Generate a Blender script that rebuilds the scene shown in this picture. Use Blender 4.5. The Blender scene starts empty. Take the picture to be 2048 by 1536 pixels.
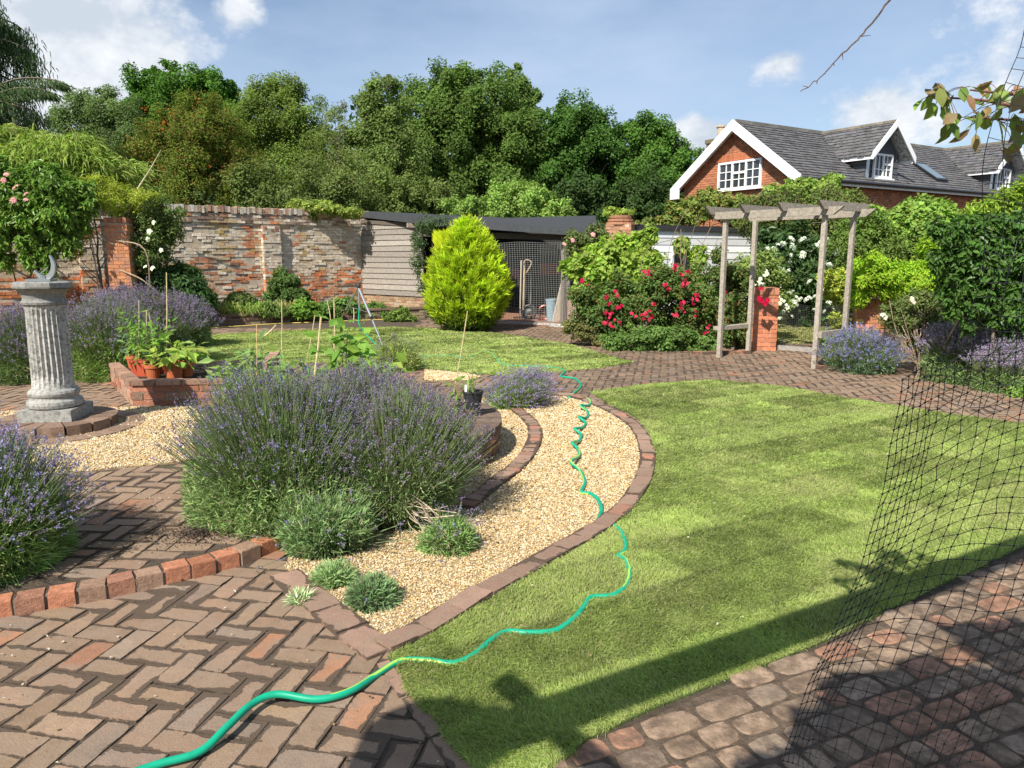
import bpy, math, random
import numpy as np
from mathutils import Vector, geometry
random.seed(7); R = np.random.default_rng(11)
S = bpy.context.scene; C = S.collection
# ---------------- camera, world, sun, exposure ----------------
FPX = 1450.0; TH = math.radians(10.0); CAMZ = 1.6
cam_d = bpy.data.cameras.new('camera'); cam = bpy.data.objects.new('camera', cam_d); C.objects.link(cam)
cam.location = (0, 0, CAMZ); cam.rotation_euler = (math.pi/2 - TH, 0, 0)
cam_d.sensor_width = 36; cam_d.lens = 36*FPX/2048; cam_d.clip_end = 2000; cam_d.clip_start = .05
S.camera = cam
S.render.resolution_x = 1024; S.render.resolution_y = 768
S.view_settings.view_transform = 'Standard'; S.view_settings.look = 'None'; S.view_settings.gamma = 1
S.view_settings.exposure = 0.68
SUN_TRAVEL = Vector((.50, .866, 0)).normalized(); EL = math.radians(45)
sd = Vector((SUN_TRAVEL.x*math.cos(EL), SUN_TRAVEL.y*math.cos(EL), -math.sin(EL)))
sl = bpy.data.lights.new('sun', 'SUN'); sl.energy = 5.0; sl.angle = math.radians(.5); sl.color = (1, .95, .86)
so = bpy.data.objects.new('sun', sl); C.objects.link(so); so.rotation_euler = sd.to_track_quat('-Z', 'Y').to_euler()
so.location = (-20, -30, 40)

def pdir(px, py):
    u = (px-1024)/FPX; v = (768-py)/FPX
    return u, math.cos(TH)+v*math.sin(TH), -math.sin(TH)+v*math.cos(TH)
def at(px, py, Y):
    u, y, z = pdir(px, py); t = Y/y
    return np.array([u*t, Y, CAMZ+z*t])
def gp(px, py, z=0.0):
    u, y, zz = pdir(px, py); t = (z-CAMZ)/zz
    return np.array([u*t, y*t, z])
def xat(px, Y, z):            # x of a pixel column for a point at depth Y, height z
    D = Y*math.cos(TH)-(z-CAMZ)*math.sin(TH)
    return (px-1024)/FPX*D

W = bpy.data.worlds.new('World'); S.world = W; W.use_nodes = True
wt = W.node_tree; wt.nodes.clear()
def wn(t, **k):
    n = wt.nodes.new(t)
    for a, b in k.items(): setattr(n, a, b)
    return n
def wm(op, a, b=None, c=None, clamp=False):
    n = wn('ShaderNodeMath', operation=op, use_clamp=clamp)
    for i, x in enumerate((a, b, c)):
        if x is None: continue
        if hasattr(x, 'links') or hasattr(x, 'is_linked'): wt.links.new(x, n.inputs[i])
        else: n.inputs[i].default_value = x
    return n.outputs[0]
sky = wn('ShaderNodeTexSky', sky_type='NISHITA', sun_disc=False)
sky.sun_elevation = EL; sky.sun_rotation = math.atan2(-SUN_TRAVEL.x, -SUN_TRAVEL.y)
sky.air_density = 1.0; sky.dust_density = .6; sky.ozone_density = 2.0; sky.altitude = 50
tc = wn('ShaderNodeTexCoord')
def vec_noise(scale, detail, rough, sx=1, sy=1, sz=1, off=0):
    mp = wn('ShaderNodeMapping'); mp.inputs['Scale'].default_value = (sx, sy, sz); mp.inputs['Location'].default_value = (off, off*.7, 0)
    wt.links.new(tc.outputs['Generated'], mp.inputs[0])
    n = wn('ShaderNodeTexNoise'); n.inputs['Scale'].default_value = scale; n.inputs['Detail'].default_value = detail; n.inputs['Roughness'].default_value = rough
    wt.links.new(mp.outputs[0], n.inputs['Vector']); return n.outputs['Fac']
nz = vec_noise(7, 9, .6, 1, 1, 1.5)
nzf = vec_noise(22, 6, .65, 1, 1, 1.3, 3)
haze = vec_noise(1.9, 7, .58, 1, 1, 2.6, 5)
mask = None
CL = [(60, 40, .16, 1.0), (180, 110, .13, 1.0), (90, 190, .12, 1.0), (245, 120, .055, .9), (270, 60, .07, .35), (470, 25, .04, .6), (1570, 122, .05, .55), (1400, 275, .045, .95),
      (1620, 135, .035, .35), (1760, 225, .07, .6), (1350, 300, .03, .6), (-150, 150, .16, .9), (1880, 250, .05, .4), (160, 230, .08, .7), (2300, 150, .2, .6)]
for (px, py, r, s) in CL:
    d = Vector(pdir(px, py)).normalized()
    vd = wn('ShaderNodeVectorMath', operation='SUBTRACT'); wt.links.new(tc.outputs['Generated'], vd.inputs[0]); vd.inputs[1].default_value = d
    vs = wn('ShaderNodeVectorMath', operation='MULTIPLY'); wt.links.new(vd.outputs[0], vs.inputs[0]); vs.inputs[1].default_value = (1, 1, 1.35)
    ln = wn('ShaderNodeVectorMath', operation='LENGTH'); wt.links.new(vs.outputs[0], ln.inputs[0])
    f = wm('MULTIPLY', wm('SUBTRACT', 1.0, wm('DIVIDE', ln.outputs['Value'], r*1.25), clamp=True), s*1.5)
    mask = f if mask is None else wm('MAXIMUM', mask, f)
cv = wm('ADD', mask, wm('MULTIPLY', wm('SUBTRACT', nz, .5), 2.3))
cv = wm('ADD', cv, wm('MULTIPLY', wm('SUBTRACT', nzf, .5), .45))
cf = wm('MULTIPLY', wm('SUBTRACT', cv, .33), 2.6, clamp=True)
hz = wm('ADD', wm('MULTIPLY', wm('SUBTRACT', haze, .38), 2.4, clamp=True), .25, clamp=True)
cf = wm('MULTIPLY', cf, wm('MULTIPLY', mask, 5.0, clamp=True))
shade = wm('ADD', wm('MULTIPLY', wm('SUBTRACT', nz, .44), 3.6), wm('MULTIPLY', wm('SUBTRACT', nzf, .5), 1.2), clamp=True)
def mixc(f, a, b):
    n = wn('ShaderNodeMix', data_type='RGBA')
    wt.links.new(f, n.inputs[0]) if hasattr(f, 'is_linked') else setattr(n.inputs[0], 'default_value', f)
    for i, x in ((6, a), (7, b)):
        if hasattr(x, 'is_linked'): wt.links.new(x, n.inputs[i])
        else: n.inputs[i].default_value = (*x, 1)
    return n.outputs[2]
SKYK = 1.0
cloudcol = mixc(shade, (5.0, 5.6, 6.4), (8.6, 8.7, 8.8))
skyc = mixc(wm('MULTIPLY', hz, .8), sky.outputs[0], (4.7, 5.7, 7.4))
final = mixc(cf, skyc, cloudcol)
bg = wn('ShaderNodeBackground'); bg.inputs['Strength'].default_value = .08
wt.links.new(final, bg.inputs['Color'])
ow = wn('ShaderNodeOutputWorld'); wt.links.new(bg.outputs[0], ow.inputs[0])

# ---------------- materials ----------------
MATS = {}
def mat(name, rough=.8, nscale=8., namp=.25, bump=.0, bscale=40., transl=0., spec=.3, metal=0., nscale2=None, rvar=0., tint=None):
    if name in MATS: return MATS[name]
    m = bpy.data.materials.new(name); m.use_nodes = True; t = m.node_tree; n = t.nodes; L = t.links
    b = n['Principled BSDF']; out = n['Material Output']
    a = n.new('ShaderNodeAttribute'); a.attribute_name = 'Col'
    geo = n.new('ShaderNodeNewGeometry')
    col = a.outputs['Color']
    if namp > 0:
        nt = n.new('ShaderNodeTexNoise'); nt.inputs['Scale'].default_value = nscale; nt.inputs['Detail'].default_value = 6; nt.inputs['Roughness'].default_value = .65
        L.new(geo.outputs['Position'], nt.inputs['Vector'])
        mr = n.new('ShaderNodeMapRange'); mr.inputs['From Min'].default_value = .3; mr.inputs['From Max'].default_value = .7
        mr.inputs['To Min'].default_value = 1-namp; mr.inputs['To Max'].default_value = 1+namp
        L.new(nt.outputs['Fac'], mr.inputs['Value'])
        vm = n.new('ShaderNodeVectorMath'); vm.operation = 'SCALE'; L.new(col, vm.inputs[0]); L.new(mr.outputs[0], vm.inputs['Scale']); col = vm.outputs[0]
    if nscale2:
        nt2 = n.new('ShaderNodeTexNoise'); nt2.inputs['Scale'].default_value = nscale2; nt2.inputs['Detail'].default_value = 8; nt2.inputs['Roughness'].default_value = .75
        L.new(geo.outputs['Position'], nt2.inputs['Vector'])
        mr = n.new('ShaderNodeMapRange'); mr.inputs['From Min'].default_value = .48; mr.inputs['From Max'].default_value = .62
        L.new(nt2.outputs['Fac'], mr.inputs['Value'])
        mx = n.new('ShaderNodeMix'); mx.data_type = 'RGBA'; L.new(mr.outputs[0], mx.inputs[0]); L.new(col, mx.inputs[6]); mx.inputs[7].default_value = (*tint, 1)
        col = mx.outputs[2]
    L.new(col, b.inputs['Base Color'])
    b.inputs['Roughness'].default_value = rough; b.inputs['Metallic'].default_value = metal
    b.inputs['Specular IOR Level'].default_value = spec
    if bump > 0:
        nb = n.new('ShaderNodeTexNoise'); nb.inputs['Scale'].default_value = bscale; nb.inputs['Detail'].default_value = 8; nb.inputs['Roughness'].default_value = .7
        L.new(geo.outputs['Position'], nb.inputs['Vector'])
        bp = n.new('ShaderNodeBump'); bp.inputs['Strength'].default_value = bump; bp.inputs['Distance'].default_value = .02
        L.new(nb.outputs['Fac'], bp.inputs['Height']); L.new(bp.outputs[0], b.inputs['Normal'])
    if transl > 0:
        tr = n.new('ShaderNodeBsdfTranslucent')
        vm2 = n.new('ShaderNodeVectorMath'); vm2.operation = 'MULTIPLY'; vm2.inputs[1].default_value = (1.25, 1.45, .7); L.new(col, vm2.inputs[0]); L.new(vm2.outputs[0], tr.inputs['Color'])
        ms = n.new('ShaderNodeMixShader'); ms.inputs[0].default_value = transl
        L.new(b.outputs[0], ms.inputs[1]); L.new(tr.outputs[0], ms.inputs[2]); L.new(ms.outputs[0], out.inputs[0])
    MATS[name] = m; return m
LEAF = mat('leaf', rough=.6, namp=.2, nscale=1.3, transl=.35, spec=.12)
GLOSSY = mat('glossy_leaf', rough=.38, namp=.12, nscale=1.5, transl=.3, spec=.22)
GRASS = mat('grass_blade', rough=.6, namp=.12, nscale=3, transl=.38, spec=.1)
PETAL = mat('petal', rough=.7, namp=.08, transl=.3, spec=.15)
BARK = mat('bark', rough=.9, namp=.35, nscale=20, bump=.6, bscale=50)
BRICK = mat('old_brick', rough=.92, namp=.28, nscale=28, bump=.7, bscale=70, spec=.15)
STONE = mat('weathered_stone', rough=.9, namp=.28, nscale=45, bump=.5, bscale=90, spec=.2, nscale2=30, tint=(.17, .165, .15))
PEBBLE = mat('pebble', rough=.6, namp=.2, nscale=90, spec=.4)
SOIL = mat('soil', rough=1, namp=.4, nscale=18, bump=1., bscale=60, spec=.1)
TIMBER = mat('weathered_timber', rough=.85, namp=.3, nscale=22, bump=.5, bscale=60, spec=.2)
PAINT = mat('white_paint', rough=.45, namp=.05, nscale=6, spec=.4)
SLATE = mat('roof_slate', rough=.75, namp=.3, nscale=14, bump=.4, bscale=40, spec=.3, nscale2=9, tint=(.15, .145, .13))
FELT = mat('roof_felt', rough=.85, namp=.2, nscale=12, bump=.3, bscale=120)
PLASTIC = mat('hose_plastic', rough=.42, namp=.16, nscale=14, spec=.35)
NETM = mat('net_plastic', rough=.45, namp=0, spec=.4)
METAL = mat('grey_metal', rough=.35, namp=.08, metal=.8)
POTM = mat('terracotta', rough=.7, namp=.12, nscale=25, spec=.3)
GLASS = mat('window_glass', rough=.06, namp=0, spec=.9)
MATTE = mat('matte', rough=.8, namp=.15, nscale=10)

# ---------------- mesh builder ----------------
class MB:
    def __init__(s): s.V = []; s.F = []; s.Cc = []; s.n = 0
    def add(s, V, F, col):
        V = np.asarray(V, float).reshape(-1, 3)
        if len(V) == 0: return s
        s.V.append(V)
        for f in (F if isinstance(F, list) else [F]):
            f = np.asarray(f, np.int64); s.F.append(f+s.n)
        col = np.asarray(col, float)
        if col.ndim == 1: col = np.tile(col[:3], (len(V), 1))
        s.Cc.append(col); s.n += len(V); return s
    def hexa(s, o, a, b, c, col):
        o, a, b, c = [np.asarray(x, float) for x in (o, a, b, c)]
        V = np.array([o, o+a, o+a+b, o+b, o+c, o+a+c, o+a+b+c, o+b+c])
        F = np.array([[0, 3, 2, 1], [4, 5, 6, 7], [0, 1, 5, 4], [1, 2, 6, 5], [2, 3, 7, 6], [3, 0, 4, 7]])
        if np.dot(np.cross(a, b), c) < 0: F = F[:, ::-1]
        return s.add(V, F, col)
    def box(s, c, size, rz=0., col=(.5, .5, .5)):
        cs, sn = math.cos(rz), math.sin(rz); x, y, z = size
        a = np.array([cs*x, sn*x, 0]); b = np.array([-sn*y, cs*y, 0]); u = np.array([0, 0, z])
        return s.hexa(np.asarray(c, float)-a/2-b/2-u/2, a, b, u, col)
    def beam(s, p, q, w, h, col, up=(0, 0, 1)):
        p, q = np.asarray(p, float), np.asarray(q, float); d = q-p; up = np.asarray(up, float)
        sd_ = np.cross(d, up); sd_ /= np.linalg.norm(sd_); u2 = np.cross(sd_, d); u2 /= np.linalg.norm(u2)
        return s.hexa(p-sd_*w/2-u2*h/2, d, sd_*w, u2*h, col)
    def poly(s, pts, z0, z1, col):
        pts = [tuple(p[:2]) for p in pts]; n = len(pts)
        area = sum(pts[i][0]*pts[(i+1) % n][1]-pts[(i+1) % n][0]*pts[i][1] for i in range(n))
        if area < 0: pts = pts[::-1]
        V = [(x, y, z1) for x, y in pts]+[(x, y, z0) for x, y in pts]
        tr = geometry.tessellate_polygon([[Vector((x, y, 0)) for x, y in pts]])
        fs = [np.array([t for t in tr])]
        # ensure up-facing
        f = []
        for t in fs[0]:
            a, b, c = [np.array(pts[i]) for i in t]
            cr = (b-a)[0]*(c-a)[1]-(b-a)[1]*(c-a)[0]
            f.append(t if cr > 0 else t[::-1])
        F = [np.array(f)]
        if z1-z0 > 1e-5: F.append(np.array([[i, n+i, n+(i+1) % n, (i+1) % n][::1] for i in range(n)]))
        return s.add(V, F, col)
    def tube(s, P, r, col, k=6, cap=True):
        P = np.asarray(P, float); n = len(P); r = np.broadcast_to(np.asarray(r, float), (n,))
        T = np.gradient(P, axis=0); T /= np.linalg.norm(T, axis=1)[:, None]+1e-12
        ref = np.array([0, 0, 1.]) if abs(T[:, 2]).mean() < .8 else np.array([1., 0, 0])
        A = np.cross(T, ref); A /= np.linalg.norm(A, axis=1)[:, None]+1e-12; B = np.cross(T, A)
        an = np.arange(k)*2*np.pi/k
        V = P[:, None]+r[:, None, None]*(np.cos(an)[None, :, None]*A[:, None]+np.sin(an)[None, :, None]*B[:, None])
        i = np.arange(n-1)[:, None]*k; j = np.arange(k)[None]; j2 = (j+1) % k
        F = np.stack([i+j, i+j2, i+k+j2, i+k+j], -1).reshape(-1, 4)
        Fs = [F]
        if cap: Fs += [np.arange(k)[None], (np.arange(k)[::-1]+(n-1)*k)[None]]
        col = np.asarray(col, float)
        if col.ndim == 2: col = np.repeat(col, k, axis=0)
        return s.add(V.reshape(-1, 3), Fs, col)
    def lathe(s, prof, c, col, k=24, flute=None, ks=1.):
        prof = np.asarray(prof, float)*[ks, 1.]; an = np.arange(k)*2*np.pi/k; n = len(prof)
        rr = prof[:, 0][:, None]*np.ones(k)[None]
        if flute is not None: rr = rr*(1-flute[:, None]*(0.5-.5*np.cos(an*flute_n))[None])
        V = np.stack([rr*np.cos(an), rr*np.sin(an), prof[:, 1][:, None]*np.ones(k)[None]], -1)+np.asarray(c, float)
        i = np.arange(n-1)[:, None]*k; j = np.arange(k)[None]; j2 = (j+1) % k
        F = np.stack([i+j, i+j2, i+k+j2, i+k+j], -1).reshape(-1, 4)
        return s.add(V.reshape(-1, 3), [F, np.arange(k)[::-1][None], (np.arange(k)+(n-1)*k)[None]], col)
    def build(s, name, m, parent=None, smooth=False, loc=None):
        V = np.concatenate(s.V); Cc = np.concatenate(s.Cc)
        me = bpy.data.meshes.new(name)
        if parent is not None: o0 = np.array(parent['_w']) if '_w' in parent else np.zeros(3)
        elif loc is not None: o0 = np.asarray(loc, float)
        else: o0 = np.array([V[:, 0].mean(), V[:, 1].mean(), V[:, 2].min()])
        V = V-o0
        me.vertices.add(len(V)); me.vertices.foreach_set('co', V.astype(np.float32).ravel())
        tot = sum(f.size for f in s.F); npoly = sum(len(f) for f in s.F)
        me.loops.add(tot); me.polygons.add(npoly)
        me.loops.foreach_set('vertex_index', np.concatenate([f.ravel() for f in s.F]).astype(np.int32))
        lens = np.concatenate([np.full(len(f), f.shape[1]) for f in s.F])
        st = np.concatenate([[0], np.cumsum(lens)[:-1]])
        me.polygons.foreach_set('loop_start', st.astype(np.int32)); me.polygons.foreach_set('loop_total', lens.astype(np.int32))
        ca = me.attributes.new('Col', 'FLOAT_COLOR', 'POINT')
        ca.data.foreach_set('color', np.hstack([Cc, np.ones((len(Cc), 1))]).astype(np.float32).ravel())
        me.update(calc_edges=True)
        me.polygons.foreach_set('use_smooth', np.full(npoly, bool(smooth)))
        me.materials.append(m)
        o = bpy.data.objects.new(name, me); C.objects.link(o)
        if parent is not None: o.parent = parent
        else: o.location = o0
        o['_w'] = [float(x) for x in o0]
        return o
def tag(o, label=None, cat=None, group=None, kind=None):
    if label: o['label'] = label
    if cat: o['category'] = cat
    if group: o['group'] = group
    if kind: o['kind'] = kind
    return o
def thing(name, label, cat, loc, group=None):
    o = bpy.data.objects.new(name, None); C.objects.link(o); o.location = [float(x) for x in loc]; o.empty_display_size = .2
    o['_w'] = [float(x) for x in loc]
    return tag(o, label, cat, group)
def struct(o): o['kind'] = 'structure'; return o
def inpoly(P, poly):
    P = np.asarray(P, float); x, y = P[:, 0], P[:, 1]; poly = np.asarray(poly, float)[:, :2]; n = len(poly); r = np.zeros(len(P), bool)
    j = n-1
    for i in range(n):
        xi, yi = poly[i]; xj, yj = poly[j]
        c = ((yi > y) != (yj > y)) & (x < (xj-xi)*(y-yi)/((yj-yi) or 1e-12)+xi); r ^= c; j = i
    return r
def spline(P, m=8, closed=False):
    P = np.asarray(P, float)
    if closed: Q = np.vstack([P[-1], P, P[0], P[1]])
    else: Q = np.vstack([2*P[0]-P[1], P, 2*P[-1]-P[-2]])
    out = []
    for i in range(1, len(Q)-2):
        p0, p1, p2, p3 = Q[i-1:i+3]
        for t in np.linspace(0, 1, m, endpoint=False):
            out.append(.5*((2*p1)+(-p0+p2)*t+(2*p0-5*p1+4*p2-p3)*t*t+(-p0+3*p1-3*p2+p3)*t**3))
    if not closed: out.append(Q[-2])
    return np.array(out)
def unit(v): return v/(np.linalg.norm(v, axis=-1, keepdims=True)+1e-12)
def rdir(n): return unit(R.normal(size=(n, 3)))
def vary(c, n, a=.25, b=.12):     # per-leaf colours round a base
    c = np.asarray(c, float)
    return np.clip(c*(1+R.uniform(-a, a, (n, 1)))*(1+R.uniform(-b, b, (n, 3))), 0, 1)
# value noise for colour decisions on the CPU
_perm = np.random.default_rng(3).random((64, 64))
def vnoise(x, y):
    x = np.asarray(x, float); y = np.asarray(y, float)
    xi = np.floor(x).astype(int); yi = np.floor(y).astype(int); fx = x-xi; fy = y-yi; fx = fx*fx*(3-2*fx); fy = fy*fy*(3-2*fy)
    g = lambda a, b: _perm[a % 64, b % 64]
    return (g(xi, yi)*(1-fx)+g(xi+1, yi)*fx)*(1-fy)+(g(xi, yi+1)*(1-fx)+g(xi+1, yi+1)*fx)*fy
def fbm(x, y, o=4):
    s = 0; a = .5; t = 0
    for i in range(o): s = s+a*vnoise(np.asarray(x)*2**i+i*7.3, np.asarray(y)*2**i+i*3.1); t += a; a *= .5
    return s/t
def leaf6(mb, P, N, A, L, Wd, col):       # fuller leaf with midrib fold and curl, for the nearest foliage
    n = len(P); L = L[:, None]; Wd = Wd[:, None]; A = unit(A-N*(A*N).sum(1)[:, None]); Sd = np.cross(N, A); c = lambda t, s, h: P+A*L*t+Sd*Wd*s+N*L*h
    V = np.stack([c(0, 0, 0), c(.22, .36, .05), c(.55, .48, .04), c(.82, .24, -.04), c(1., 0, -.14), c(.82, -.24, -.04), c(.55, -.48, .04), c(.22, -.36, .05), c(.25, 0, -.01), c(.55, 0, -.03), c(.82, 0, -.08)], 1).reshape(-1, 3)
    b = np.arange(n)[:, None]*11; q = [(8, 1, 2, 9), (9, 2, 3, 10), (7, 8, 9, 6), (6, 9, 10, 5)]; t3 = [(0, 1, 8), (0, 8, 7), (10, 3, 4), (5, 10, 4)]
    mb.add(V, [np.concatenate([b+np.array(x) for x in q]), np.concatenate([b+np.array(x) for x in t3])], np.repeat(col, 11, axis=0))
# leaf makers (all vectorised)
def leaves(mb, P, N, L, Wd, col, tip=None, tipw=.5, fold=.12):
    n = len(P)
    if n == 0: return
    L = np.broadcast_to(L, (n,))[:, None]; Wd = np.broadcast_to(Wd, (n,))[:, None]
    A = rdir(n)
    if tip is not None: A = A*(1-tipw)+unit(np.broadcast_to(tip, (n, 3)))*tipw
    A = unit(A-N*(A*N).sum(1)[:, None]); Sd = np.cross(N, A)
    V = np.stack([P, P+A*L*.42+Sd*Wd/2+N*L*fold, P+A*L-N*L*.05, P+A*L*.42-Sd*Wd/2+N*L*fold], 1).reshape(-1, 3)
    F = np.arange(4*n).reshape(n, 4)
    mb.add(V, F, np.repeat(col, 4, axis=0) if np.ndim(col) == 2 else col)
def blades(mb, P, D, L, Wd, col, droop=.3, side=None):
    n = len(P)
    if n == 0: return
    L = np.broadcast_to(L, (n,))[:, None]; Wd = np.broadcast_to(Wd, (n,))[:, None]; D = unit(D)
    Sd = rdir(n) if side is None else side
    Sd = unit(Sd-D*(Sd*D).sum(1)[:, None])
    M = P+D*L*.55; dr = np.array([0, 0, -1.]); T = P+D*L+dr*L*droop
    V = np.stack([P-Sd*Wd*.4, P+Sd*Wd*.4, M+Sd*Wd/2, M-Sd*Wd/2, T], 1).reshape(-1, 3)
    b = np.arange(n)[:, None]*5
    mb.add(V, [b+np.array([0, 1, 2, 3]), b+np.array([3, 2, 4])], np.repeat(col, 5, axis=0) if np.ndim(col) == 2 else col)
def sticks(mb, P, Q, w, col):       # thin 3-sided straight stems, vectorised
    n = len(P)
    if n == 0: return
    w = np.broadcast_to(w, (n,))[:, None]; D = unit(Q-P); A = rdir(n); A = unit(A-D*(A*D).sum(1)[:, None]); B = np.cross(D, A)
    a3 = [A, -.5*A+.866*B, -.5*A-.866*B]
    V = np.stack([P+a*w/2 for a in a3]+[Q+a*w*.35 for a in a3], 1).reshape(-1, 3); b = np.arange(n)[:, None]*6
    F = np.concatenate([b+np.array([i, (i+1) % 3, 3+(i+1) % 3, 3+i]) for i in range(3)])
    mb.add(V, F, np.repeat(col, 6, axis=0) if np.ndim(col) == 2 else col)
def cloud(blobs, n, nsub=18, sub=.38, hollow=.55):
    B = np.asarray(blobs, float); w = (B[:, 3]*B[:, 5])**1.0; w /= w.sum()
    k = R.choice(len(B), n, p=w)
    sd_ = rdir(len(B)*nsub).reshape(len(B), nsub, 3); sd_[:, :, 2] = sd_[:, :, 2]*.95+.05
    sr = R.uniform(.6, 1.15, (len(B), nsub)); rad = R.uniform(.62, .98, (len(B), nsub))
    j = R.integers(0, nsub, n)
    off = rdir(n)*(R.random(n)**(1/2.2))[:, None]*(sub*sr[k, j])[:, None]
    U = sd_[k, j]*rad[k, j][:, None]+off
    inner = R.random(n) < .12; U[inner] *= R.uniform(.3, .8, inner.sum())[:, None]
    P = B[k, :3]+U*B[k, 3:6]
    N = unit(off*.9+sd_[k, j]*.5+np.array([0, 0, .35])+R.normal(size=(n, 3))*.45)
    return P, N, k*nsub+j
def BL(px, py, Y, r, sq=1., dy=1.):
    p = at(px, py, Y); return (p[0], p[1], p[2], r, r*dy, r*sq)
def trunk_and_limbs(root, base, blobs, r0, col=(.16, .13, .10), limbs=10, k=7, zfork=.35):
    B = np.asarray(blobs, float); cx = np.average(B[:, :3], axis=0, weights=B[:, 3]); mb = MB(); base = np.asarray(base, float)
    top = cx+np.array([0, 0, .2*B[:, 5].mean()]); h = top-base
    n = 9; t = np.linspace(0, 1, n)[:, None]; wob = R.normal(size=(n, 3))*r0*.5; wob[0] = 0; wob[:, 2] = 0
    P = base+h*t+wob; mb.tube(P, r0*(1-.75*t[:, 0])*np.where(t[:, 0] == 0, 1.3, 1), col, k)
    for i in range(limbs):
        b = B[R.integers(len(B))]; s = R.uniform(zfork, .9); p0 = base+h*s
        p1 = b[:3]+rdir(1)[0]*b[3:6]*R.uniform(.3, .8); q = (p0+p1)/2+np.array([0, 0, -.08*np.linalg.norm(p1-p0)])
        mb.tube(spline([p0, q, p1], 4), np.linspace(r0*.42*(1-s*.5), r0*.07, 9), col, 5)
    return mb.build('trunk', BARK, root, smooth=True)
def tree(name, label, blobs, n, L, Wd, col, base_px=None, r0=.16, mat_=None, clumpvar=.22, tipw=0., tip=None, cat='tree', group=None, limbs=10, nsub=18, sub=.38, trunk=True, part='crown', zbase=0., extra=None, col2=None, f2=.3, fold=.12, hz=.12):
    B = np.asarray(blobs, float); bx = np.average(B[:, 0], weights=B[:, 3]); by = np.average(B[:, 1], weights=B[:, 3])
    root = thing(name, label, cat, (bx, by, zbase), group)
    mb = MB(); P, N, cid = cloud(B, n, nsub, sub)
    P[:, 2] = np.maximum(P[:, 2], zbase+.02)
    cv = R.uniform(1-clumpvar, 1+clumpvar, cid.max()+1)
    cc = vary(col, n, .22, .1)
    if col2 is not None:
        m2 = (R.random(n) < f2*(.4+1.2*R.random(cid.max()+1)[cid])); cc[m2] = vary(col2, m2.sum(), .2, .1)
    cc = np.clip(cc*cv[cid][:, None], 0, 1)
    s = R.uniform(.65, 1.25, n)
    leaves(mb, P, N, L*s, Wd*s, cc, tip=tip, tipw=tipw, fold=fold)
    if extra: extra(mb, B)
    o = mb.build(part, mat_ or LEAF, root)
    if trunk: trunk_and_limbs(root, (bx, by, zbase-.02), B, r0, limbs=limbs)
    return root
# ---------------- ground layout (all in metres; camera stands at the origin) ----------------
def P2(lst, z=0.): return [tuple(gp(x, y, z)[:2]) for x, y in lst]
ZT = .08
arc_out = P2([(1075, 792), (1140, 795), (1210, 819), (1268, 854), (1292, 900), (1290, 950), (1262, 1003), (1210, 1052), (1110, 1112), (965, 1192), (855, 1258), (765, 1303)])
arc_out_s = spline([(a, b, 0) for a, b in arc_out], 6)
lawn_main = [tuple(p[:2]) for p in spline([(a, b, 0) for a, b in P2([(1180, 786), (1215, 808), (1278, 843), (1306, 898), (1303, 955), (1272, 1012), (1218, 1063), (1115, 1126), (970, 1208), (862, 1274), (775, 1318)])], 5)] + \
    P2([(800, 1360), (868, 1450), (940, 1536), (1000, 1640), (1180, 1482), (1300, 1425), (1400, 1385), (1530, 1335), (1640, 1290), (1800, 1215), (1930, 1150), (2048, 1095), (2300, 990), (2500, 930), (2300, 880), (2048, 850), (1850, 824), (1700, 799), (1560, 774), (1430, 762), (1300, 770)])
lawn_back = P2([(330, 722), (375, 674), (560, 663), (760, 655), (850, 657), (1000, 668), (1140, 690), (1265, 726), (1200, 737), (1100, 747), (1000, 753), (900, 742), (840, 738), (700, 742), (400, 745)])
bed_c = np.array([-1.32, 5.9]); bed_r = 1.22
gravel_main = [tuple(p[:2]) for p in arc_out_s] + P2([(700, 1262), (640, 1205), (570, 1140), (600, 1040)]) + [(-1.0, 5.0), (-.6, 6.6), (-.35, 8.0)] + P2([(985, 800), (1030, 793)])
gravel_patch = P2([(850, 743), (930, 750), (962, 757), (930, 764), (850, 764)])
stones_area = P2([(960, 1575), (1010, 1560), (1180, 1492), (1400, 1395), (1640, 1300), (1800, 1225), (2048, 1105), (2300, 998), (2900, 1200), (3000, 1500), (2600, 1900), (1000, 1900)])
terrace = P2([(-900, 1420), (-400, 1320), (0, 1232), (240, 1190), (400, 1151), (487, 1127), (560, 1095)]) + [(-1.05, 4.6), (-1.0, 6.6), (-1.6, 8.6), (-2.5, 10.4), (-14, 10.8), (-14, 4)]
gravel_ring = P2([(-500, 880), (-200, 845), (0, 824), (180, 817), (380, 814), (430, 850), (420, 915), (350, 926), (130, 947), (-100, 958), (-500, 985)], ZT)
# soil under everything, far fields
g = MB(); g.poly([(-300, -40), (300, -40), (300, 420), (-300, 420)], -.05, -.05, (.05, .045, .03))
struct(g.build('ground', SOIL, loc=(0, 0, -.05)))
g = MB(); garden = [(-15, -3), (9, -3), (9, 17), (2.2, 17.9), (-2.5, 20.5), (-9.4, 15.8), (-15, 13.2)]
g.poly(garden, .003, .003, (.10, .078, .058))
struct(g.build('joint_sand', SOIL, loc=(0, 0, 0)))
g = MB(); g.poly(terrace, -.04, ZT-.005, (.10, .078, .058)); struct(g.build('terrace', SOIL, loc=(0, 0, 0)))
g = MB(); g.poly(lawn_main, -.02, .012, (.10, .13, .045)); struct(g.build('lawn_soil', SOIL, loc=(0, 0, 0)))
g = MB(); g.poly(lawn_back, -.02, .010, (.10, .13, .045)); struct(g.build('back_lawn_soil', SOIL, loc=(0, 0, 0)))

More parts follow.
